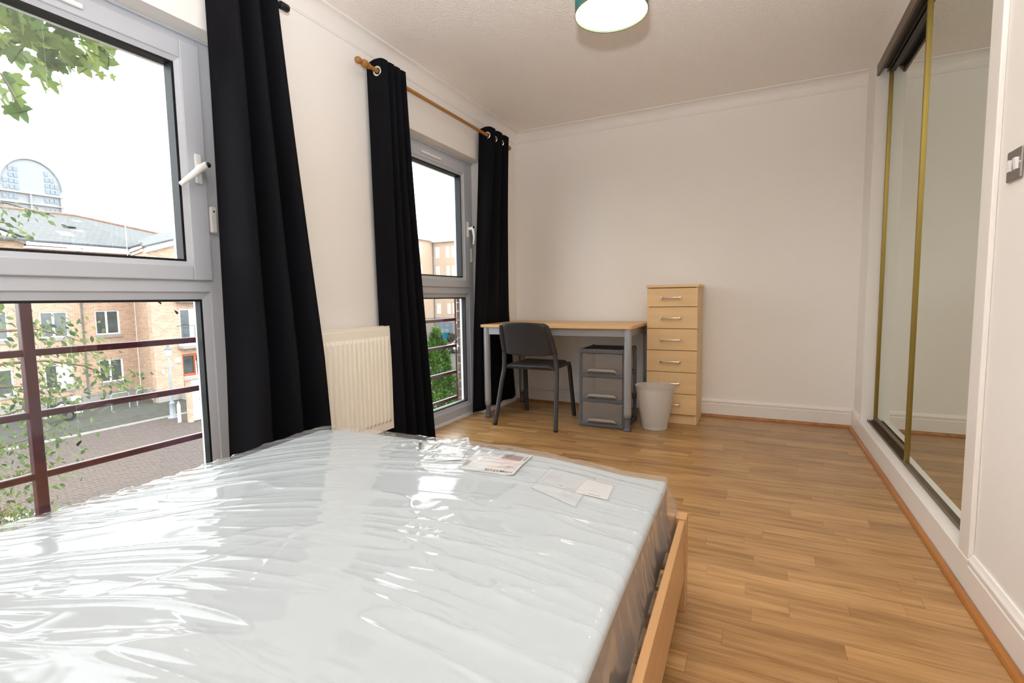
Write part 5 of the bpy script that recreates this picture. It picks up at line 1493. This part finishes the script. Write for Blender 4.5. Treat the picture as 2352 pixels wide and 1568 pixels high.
# withered leaves hanging on spider threads outside the bed side window
dl = pm('withered_leaf', (.045, .035, .015), rough=.8, var=.2, vscale=80)
for (y_, z_, s, lab) in (
        (1.100, .962, .016, 'thin curled withered leaf nearest the maroon post'),
        (1.258, .953, .017, 'withered leaf hanging second from the black curtain'),
        (1.322, .910, .019, 'brown withered leaf hanging nearest the black curtain'),
        (.938, .425, .021, 'greenish withered leaf hanging low between two railing bars')):
    t = thing('withered_leaf', (-.30, y_, z_-.01), lab, 'leaf', 'withered leaves hanging outside the bed side window')
    m_ = MB(); vs = []
    for k in range(7):
        q_ = k/6; w_l = s*.32*math.sin(math.pi*q_)**.8 + .0003
        cx_ = s*.25*math.sin(q_*3.0+y_*9); zz = z_ - s*q_
        vs += [(-.30+cx_*.4, y_+cx_-w_l, zz), (-.30+cx_*.4+w_l*.6, y_+cx_, zz+.001), (-.30+cx_*.4, y_+cx_+w_l, zz)]
    m_.add(vs, [(3*i+j, 3*i+j+1, 3*i+j+4, 3*i+j+3) for i in range(6) for j in (0, 1)], True)
    m_.build('blade', dl, t)
    MB().tube([(-.30, y_, z_), (-.30, y_, 2.06)], .00018, 4).build('thread', M['extwhite'], t)

# conifer outside the desk window
base = (-3.60, 8.0, G)
cf = thing('conifer', base, 'bright green conifer growing outside the desk side window', 'tree')
MB().tube([(-3.60, 8, G), (-3.60, 8, -1.2)], [.08, .03], 8).build('trunk', M['bark'], cf)
nrm = np.random.default_rng(4)
mb = MB()
TOPZ = .38
def spray(mb, p, d, s):
    d = Vector(d).normalized(); sd = d.cross(Vector((0, 0, 1)))
    if sd.length < .1: sd = Vector((1, 0, 0))
    sd = sd.normalized()
    up = (sd.cross(d)).normalized()
    p = Vector(p)
    for (a, l, w) in ((0, 1, .13), (.6, .72, .10), (-.6, .72, .10)):
        dd = (d*math.cos(a) + sd*math.sin(a)); b_ = p + d*s*.15
        e_ = b_ + dd*s*l; wv = up.cross(dd).normalized()*s*w
        mb.add([b_ - wv*.5, b_ + wv*.5, e_*.6+b_*.4 + wv + up*s*.03, e_, e_*.6+b_*.4 - wv + up*s*.03], [(0, 1, 2, 3, 4)])
for k in range(13000):
    h = nrm.random()**.75
    z = TOPZ - h*3.6
    rad = .02 + .50*min(1, h*1.9)**.95 + .16*h
    an = nrm.random()*2*math.pi; rr_ = rad*(1-.45*nrm.random()**2.5)*(1+.22*math.sin(an*3+z*9)+.12*math.sin(an*7-z*17))
    p = (-3.60+rr_*math.cos(an), 8.0+rr_*math.sin(an), z)
    d = (math.cos(an)+nrm.normal()*.35, math.sin(an)+nrm.normal()*.35, .9+nrm.normal()*.5)
    spray(mb, p, d, .05+.06*nrm.random())
o = mb.build('foliage', M['leafC'], cf); o['kind'] = 'stuff'
# shrubs
def shrub(name, c, r_, n, label, mat):
    t = thing(name, (c[0], c[1], G), label, 'shrub')
    mb = MB(); bv_ = [v.co.copy() for v in LEAF_B.vertices]; bf = [tuple(p.vertices) for p in LEAF_B.polygons]
    for k in range(n):
        v = Vector((rt.gauss(0, 1), rt.gauss(0, 1), rt.gauss(0, 1))).normalized(); q_ = rt.uniform(.7, 1)
        p = Vector((c[0]+v.x*r_[0]*q_, c[1]+v.y*r_[1]*q_, c[2]+v.z*r_[2]*q_))
        Rm = rot_to((v.x+rt.uniform(-.5, .5), v.y+rt.uniform(-.5, .5), v.z+rt.uniform(-.3, .6)), rt.uniform(-1, 1)).to_matrix()
        s = rt.uniform(.05, .09)*(1 if r_[0] < 1.2 else 2.2)
        mb.add([p + Rm @ (x*s) for x in bv_], bf)
    o = mb.build('foliage', mat, t); o['kind'] = 'stuff'
    MB().tube([(c[0], c[1], G), (c[0], c[1], c[2])], .03, 6).build('stem', M['bark'], t)
shrub('shrub', (-11.6, 4.1, G+.45), (.75, .55, .5), 900, 'yellow green shrub in the court below the bed side window', M['leafD'])
shrub('hedge', (-32.4, 51.1, G+.5), (1.5, .4, .5), 900, 'low hedge in front of the rendered flats', M['leafD'])
shrub('shrub', (-29.95, 50.6, G+1.0), (.8, .6, .95), 700, 'dark round bush beside the hedge of the rendered flats', M['leafC'])
shrub('flower_bed', (-2.9, 6.4, -2.2), (.7, .6, .55), 700, 'yellow and orange leafed shrub at the foot of the conifer', M['leafD'])
